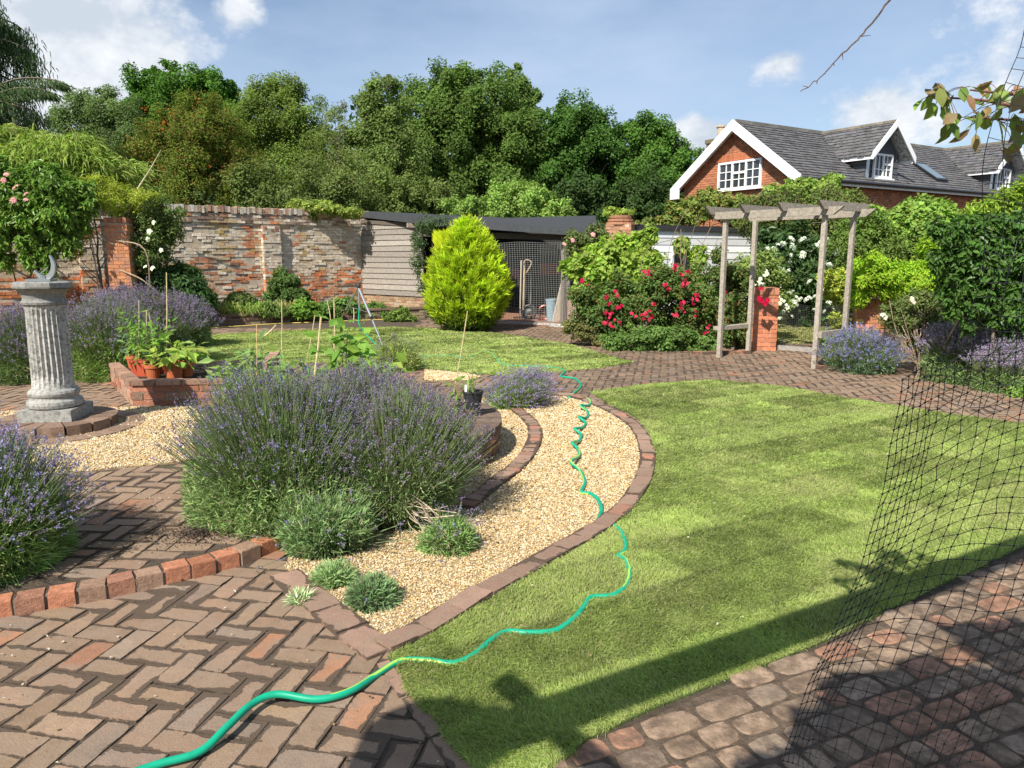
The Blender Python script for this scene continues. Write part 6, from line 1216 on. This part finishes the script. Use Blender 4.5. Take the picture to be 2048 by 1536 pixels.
HM = MB(); nn_ = 70; dd_ = rdir(nn_); dd_[:, 2] = np.abs(dd_[:, 2]); leaves(HM, dd_*[.13, .13, .09]*R.uniform(.7, 1.05, (nn_, 1)), dd_, .05, .045, vary((.80, .82, .76), nn_, .08, .03), fold=.02); oh = HM.build('flower_head', PETAL, loc=(0, 0, 0)); hme = oh.data; bpy.data.objects.remove(oh)
w_ = np.array(r_['_w'])
for i in range(70):
    p = at(R.uniform(1535, 1685), R.uniform(478, 650), 15.9+R.uniform(-.1, .3)); o = bpy.data.objects.new('flower_head', hme); C.objects.link(o); o.parent = r_; o.location = list(p-w_); s = R.uniform(.35, .75); o.scale = (s, s, s); o.rotation_euler = (R.uniform(.3, 1.2), R.uniform(-.4, .4), R.uniform(0, 6))
shrub('wisteria', 'twiggy mixed climber filling the space behind the arch top', [(1560, 430, .55), (1620, 440, .6), (1680, 430, .55), (1590, 460, .8), (1650, 470, .8), (1700, 450, .7), (1540, 440, .6), (1720, 500, .6), (1530, 420, .4), (1660, 400, .35), (1500, 440, .4)], 17.6, 30000, (.115, .150, .042), .085, .04, cat='climber', part='foliage', extra=lambda mb, B: sway(mb, B, 90, r=.012), sub=.45, col2=(.19, .16, .07), f2=.15)
shrub('vine', 'bright vine draped along the foot of the brick gable', [(1380, 425, .5), (1405, 410, .5), (1440, 415, .5), (1500, 440, .6), (1520, 470, .6), (1330, 448, .45, .5), (1290, 450, .4, .5), (1350, 430, .4), (1415, 395, .3), (1480, 400, .2), (1470, 430, .5)], 22.5, 17000, (.17, .22, .055), .10, .06, cat='climber', part='foliage', col2=(.25, .19, .05), f2=.2)
shrub('vine', 'fresh green vine climbing to the eaves corner of the house', [(1560, 395, .36), (1610, 385, .32), (1650, 380, .32), (1680, 395, .3), (1540, 400, .3), (1670, 362, .18), (1585, 372, .2)], 18.9, 8500, (.20, .28, .06), .10, .075, cat='climber', part='foliage', sub=.5)
shrub('hop_vine', 'mound of lime-green vine leaves below the gutter of the house', [(1820, 445, .42), (1870, 445, .42), (1790, 455, .4), (1900, 455, .4), (1850, 455, .6), (1780, 480, .5), (1745, 455, .35), (1930, 475, .45), (1840, 425, .22)], 14.2, 19000, (.20, .30, .06), .095, .075, cat='climber', part='foliage', sub=.4)
shrub('hedge_shrub', 'tangled mid-green shrubs beneath the lime vine', [(1750, 500, .55), (1800, 520, .55), (1850, 500, .6), (1900, 500, .55), (1730, 540, .5), (1790, 560, .5), (1950, 490, .5), (1720, 470, .5), (1690, 500, .4)], 14.0, 24000, (.12, .175, .040), .075, .035, part='foliage', extra=lambda mb, B: sway(mb, B, 60, r=.008), sub=.45)
shrub('feathery_shrub', 'vivid yellow-green feathery shrub overhanging the wall right of the gate', [(1760, 560, .38, .8), (1800, 570, .42, .8), (1850, 560, .42, .8), (1730, 575, .3), (1890, 570, .36), (1840, 590, .24), (1740, 545, .3), (1870, 530, .35), (1910, 600, .24)], 11.6, 24000, (.26, .38, .035), .085, .028, part='foliage', sub=.4)
shrub('golden_shrub', 'small yellow-leaved shrub beside the right gate pier', [(1680, 560, .2), (1700, 580, .2), (1665, 585, .16), (1690, 610, .15), (1675, 640, .15), (1650, 555, .14), (1690, 670, .16)], 12.4, 3200, (.30, .34, .06), .07, .04, part='foliage', sub=.5)
crp = r_ = shrub('creeper', 'dark glossy creeper hanging over the wall at the right edge', [(1965, 490, .26), (2020, 480, .28), (2060, 520, .4), (1990, 540, .28), (1940, 540, .24), (2040, 590, .28), (1965, 590, .22), (2000, 455, .2), (2080, 460, .35), (1925, 505, .18), (2030, 550, .3), (1990, 610, .16), (1900, 620, .08, 1.6), (1940, 650, .08, 1.6), (2015, 655, .1, 1.5), (2100, 600, .5), (2020, 620, .25), (1900, 460, .22), (1905, 560, .2), (1885, 520, .15), (1930, 620, .12), (1980, 640, .12), (2050, 650, .16), (1950, 450, .15), (1895, 590, .1)], 8.6, 21000, (.060, .120, .025), .085, .040, cat='climber', part='foliage', mat_=GLOSSY, tip=(0, 0, -1), tipw=.5, r0=.03)
shrub('climber', 'yellow-green trailing shoots at the top right above the dark creeper', [(1960, 425, .15), (2010, 415, .2), (2045, 400, .2), (1985, 440, .16), (1940, 450, .12), (2060, 370, .14)], 8.9, 2600, (.22, .31, .045), .07, .025, cat='climber', part='foliage', sub=.55, trunk=False)
r_ = shrub('rose_bush', 'straggly rose with pale pink blooms against the low right wall', [(1830, 620, .26), (1870, 630, .28), (1800, 640, .22), (1850, 660, .24), (1890, 650, .2), (1840, 690, .15, 1.2), (1780, 630, .16), (1840, 600, .14)], 9.9, 8500, (.12, .155, .050), .045, .025, part='foliage', sub=.5, r0=.02)
blooms(r_, [at(x, y, 9.55) for x, y in ((1825, 598), (1875, 598), (1765, 628), (1828, 604), (1912, 628), (1890, 632), (1770, 634))], PALE, .6)
m = MB()
for i in range(26):
    a_ = gp(1850+R.normal()*10, 755); b_ = at(1850+R.normal()*38, 640+R.normal()*14, 9.8); m.tube(spline([a_, (a_+b_)/2+R.normal(size=3)*.05, b_], 4), .006, np.array((.27, .2, .13))*R.uniform(.6, 1.3), 4)
m.build('bare_stems', BARK, r_)
m = MB()
for a_, b_, c_ in (((1905, 660), (1925, 620), (1935, 560)), ((1890, 690), (1900, 670), (1930, 620)), ((1990, 660), (2000, 600), (2010, 540))): m.tube(spline([at(*a_, 9.2), at(*b_, 9.0), at(*c_, 8.9)], 5), .012, (.3, .24, .17), 5)
m.build('bare_stems', BARK, crp)
shrub('low_shrub', 'trailing pale plants on the low wall under the creeper', [(1950, 650, .16, .6), (1990, 655, .16, .6), (1920, 660, .12, .6), (2040, 640, .16, .6)], 9.4, 2600, (.16, .2, .06), .04, .02, part='foliage', trunk=False, base=.5)
shrub('low_shrub', 'bright green young plants at the foot of the right arch post', [(1660, 700, .12, 1), (1670, 680, .12), (1650, 690, .1), (1668, 715, .1), (1690, 700, .1)], 10.7, 2200, (.22, .32, .06), .05, .03, part='foliage', trunk=False)
shrub('low_shrub', 'small green plants cut by the right edge below the lavender', [(2040, 790, .12, .7), (2070, 800, .15, .7)], 8.2, 1600, (.18, .28, .06), .04, .025, part='foliage', trunk=False)
# ---------------- overhanging branch and twig, near the camera ----------------
br = thing('overhanging_branch', 'leafy branch with hanging olive leaves reaching in from the top right corner', 'branch', tuple(at(2100, 200, 1.9))); m = MB()
stems_ = [[(2150, 235), (2040, 215), (1960, 200), (1880, 195)], [(2150, 240), (2080, 250), (2020, 240), (1950, 235)], [(2160, 200), (2060, 190), (1990, 185), (1940, 180)]]
mm = [spline([at(x, y, 1.9) for x, y in s], 6) for s in stems_]
for s in mm: m.tube(s, np.linspace(.006, .002, len(s)), (.20, .10, .08), 6)
m.build('stem', BARK, br); m = MB(); LP = []
for px, py in [(1850, 190), (1865, 205), (1880, 185), (1893, 225), (1905, 205), (1915, 240), (1930, 200), (1942, 245), (1950, 215), (1960, 180), (1965, 250), (1975, 225), (1990, 195), (1998, 260), (2005, 230), (2015, 205), (2025, 270), (2030, 240), (2040, 290), (2045, 215), (1925, 185), (1985, 175), (2010, 180), (2048, 255), (1905, 260), (2060, 200), (2070, 270), (2075, 230), (2035, 315), (1940, 270), (1870, 178), (1958, 235)]: LP.append(at(px, py-12, 1.9+R.uniform(-.1, .1)))
LP = np.array(LP); LP = np.vstack([LP, LP+R.normal(size=LP.shape)*[.022, .05, .018]]); n = len(LP); Nn = unit(np.array([0, -1., .25])+R.normal(size=(n, 3))*.55)
leaf6(m, LP, Nn, np.array([-.12, 0, -1])+R.normal(size=(n, 3))*.38, .050*R.uniform(.65, 1.15, n), .030*R.uniform(.7, 1.15, n), np.where((R.random(n) < .2)[:, None], vary((.26, .18, .09), n), vary((.19, .27, .06), n)))
SP = np.vstack(mm)
for p in LP:
    q = SP[np.argmin(((SP-p)**2).sum(1))]; m.tube(spline([q, (p+q)/2+[0, 0, .006], p], 3), .0009, (.25, .14, .09), 4, cap=False)
m.build('leaves', GLOSSY, br)
m = MB(); tw = spline([at(x, y, 2.2) for x, y in [(1830, -60), (1778, 0), (1745, 45), (1715, 80), (1685, 108), (1655, 140), (1628, 165), (1600, 183)]], 5)+R.normal(size=(36, 3))*.0012; m.tube(tw, np.linspace(.0035, .0012, len(tw)), (.13, .09, .07), 5)
for i in range(5, 34, 3): m.tube([tw[i], tw[i]+R.normal(size=3)*.010], [.0015, .0006], (.13, .09, .07), 4)
tag(m.build('bare_twig', BARK), 'thin bare twig hanging into the sky at upper right', 'twig')
# ---------------- black garden netting in front, right ----------------
cols = [0, .03, .06, .09, .13, .17, .22, .28, .35, .42, .50, .58, .66, .74, .82, .90, 1.0]
def netp(s, t):            # control surface: left hem to beyond the frame, slack billow in the middle
    lx_ = 1805+(1585-1805)*t+18*math.sin(t*5); x = lx_+s*(430+40*math.sin(t*4))+ (30*math.sin(math.pi*s))*(1-t)
    y = 760+t*800-(150*math.sin(s*1.75))*(1-t)**1.0+40*math.sin(s*6+t*5)*t-s*60*(1-t)
    return at(x, y, 1.22+.20*s+.10*math.sin(s*5+t*3)-.05*t)
G = []; nt = 34
for i in range(nt): t = i/(nt-1); G.append([netp(s+.004*math.sin(t*30+s*20), t) for s in np.concatenate([np.linspace(0, .16, 8), np.linspace(.215, 1, 13)])])
G = np.array(G); G[1:-1, 1:-1] += R.normal(size=G[1:-1, 1:-1].shape)*.0012
net = thing('garden_netting', 'black plastic garden netting draped down the right foreground', 'netting', tuple(G[-1].mean(0))); m = MB()
Gs = []
net_grid(m, G, .0013, (.014, .014, .015)); m.build('strands', NETM, net)
m = MB(); kn = G.reshape(-1, 3); O8 = np.array([[1, 0, 0], [0, 1, 0], [-1, 0, 0], [0, -1, 0], [0, 0, 1], [0, 0, -1.]])*.0028
F0 = np.array([[0, 1, 4], [1, 2, 4], [2, 3, 4], [3, 0, 4], [1, 0, 5], [2, 1, 5], [3, 2, 5], [0, 3, 5]]); m.add((kn[:, None]+O8[None]).reshape(-1, 3), (np.arange(len(kn))[:, None, None]*6+F0[None]).reshape(-1, 3), (.012, .012, .013)); m.build('knots', NETM, net)['kind'] = 'stuff'
hem = spline([(2052, 40, 0), (2014, 140, 0), (1984, 270, 0), (1968, 400, 0), (1956, 530, 0), (1936, 650, 0), (1900, 718, 0), (1875, 800, 0)], 4); G2 = []
for i, (hx, hy, _) in enumerate(hem):
    G2.append([at(hx+j*34+10*math.sin(i*.5+j), hy+8*j-j*j*1.6+6*math.sin(i*.9+j*.7), 1.25+.07*j+.03*math.sin(i*.6)) for j in range(9)])
m = MB(); net_grid(m, np.array(G2), .0013, (.012, .012, .013)); tag(m.build('hanging_net', NETM), 'upper sheet of black netting hanging down the right edge of the view', 'netting')
m = MB(); bp = gp(2040, 1430, .0); an_ = np.linspace(0, 2*np.pi, 30)
rows_ = []
for i in range(9):
    rows_.append([np.array([bp[0]+.02+.035*(j+.5*(i % 2))+.01*math.sin(i*2.), bp[1]+.05*math.sin(j*.8), .02+.06*i]) for j in range(12)])
for i in range(8):
    for j in range(11):
        a_ = rows_[i][j]; 
        for jj in ((j, j+1) if i % 2 else (max(j-1, 0), j)): m.tube([a_, rows_[i+1][jj]], .0012, (.6, .62, .62), 4, cap=False)
tag(m.build('chicken_wire', METAL), 'pale crumpled chicken wire at the lower right corner', 'wire')
# ---------------- timber frame behind the camera that throws the foreground shadows ----------------
def caster(px, py, z): g_ = gp(px, py); t = z/math.tan(EL); return np.array([g_[0]-SUN_TRAVEL.x*t, g_[1]-SUN_TRAVEL.y*t, z])
fr = thing('timber_pergola', 'timber garden pergola standing over and behind the photographer', 'pergola', tuple(gp(1600, 1500)))
zB = 2.45
m = MB(); a_ = caster(905, 1508, zB); b_ = caster(1700, 1222, zB); d_ = b_-a_; m.beam(a_-d_*.0, b_+d_*1.6, .13, .15, tcol); m.build('beam', TIMBER, fr)
m = MB(); m.beam(caster(1008, 1362, zB+.1), caster(1300, 1620, zB+.1), .06, .07, tcol); m.build('rafter', TIMBER, fr)
m = MB(); m.beam(caster(1660, 1420, zB+.02), caster(2300, 1400, zB+.02)+[0, 0, 0], .12, .4, tcol); m.build('shade_panel', TIMBER, fr)  # unseen panel, added to shade the lower right paving
p_ = b_+d_*1.55; m = MB(); m.box((p_[0], p_[1], zB/2), (.12, .12, zB), 0, tcol); m.build('post', TIMBER, fr)
p_ = a_-SUN_TRAVEL.to_3d()*0; 
hb = caster(855, 1492, 2.35); bk_ = thing('blob_blocker', 'unseen round basket hanging from the timber frame behind the photographer', 'blocker', tuple(hb)); m = MB(); m.lathe([(.02, -.2), (.16, -.16), (.23, 0), (.235, .02)], hb, (.16, .11, .07), 16); m.build('bowl', BARK, bk_)  # added out of view to throw the rounded shadow blob at the bottom edge
m = MB(); P, N, _ = cloud([(hb[0], hb[1], hb[2]+.04, .21, .21, .14)], 900); leaves(m, P, N, .06, .035, vary(GM, 900)); m.build('plants', LEAF, bk_)
hd_ = caster(1560, 1620, 2.5); P, N, _ = cloud([(*caster(x, y, 2.55), r, r, .14) for x, y, r in ((1760, 1440, .16), (1950, 1400, .2), (1730, 1540, .2), (1560, 1590, .12), (1900, 1520, .25), (2040, 1290, .2), (2080, 1440, .25))], 5200)
root = thing('shade_vine', 'unseen vine leaves added over the timber frame to shade the lower right paving', 'climber', tuple(hd_)); m = MB(); leaves(m, P, N, .11, .08, vary(GM, len(P))); m.build('foliage', LEAF, root)  # unseen leaf clumps, set where their shadows land on the lower right paving
P, N, _ = cloud([(*caster(x, y, 2.3), r, r, .05) for x, y, r in ((1700, 1135, .05), (1760, 1150, .10), (1820, 1175, .10), (1690, 1170, .03), (1780, 1120, .05))], 210)
root = thing('vine_shoot', 'leafy shoot sticking out from the frame above the photographer', 'climber', tuple(caster(1800, 1160, 2.3))); m = MB(); leaves(m, P, N, .07, .04, vary(GM, len(P))); m.tube([caster(1690, 1140, 2.3), caster(1850, 1190, 2.35)], .006, (.2, .15, .1), 5); m.build('leaves', LEAF, root)
for o in bpy.data.objects:
    if '_w' in o: del o['_w']
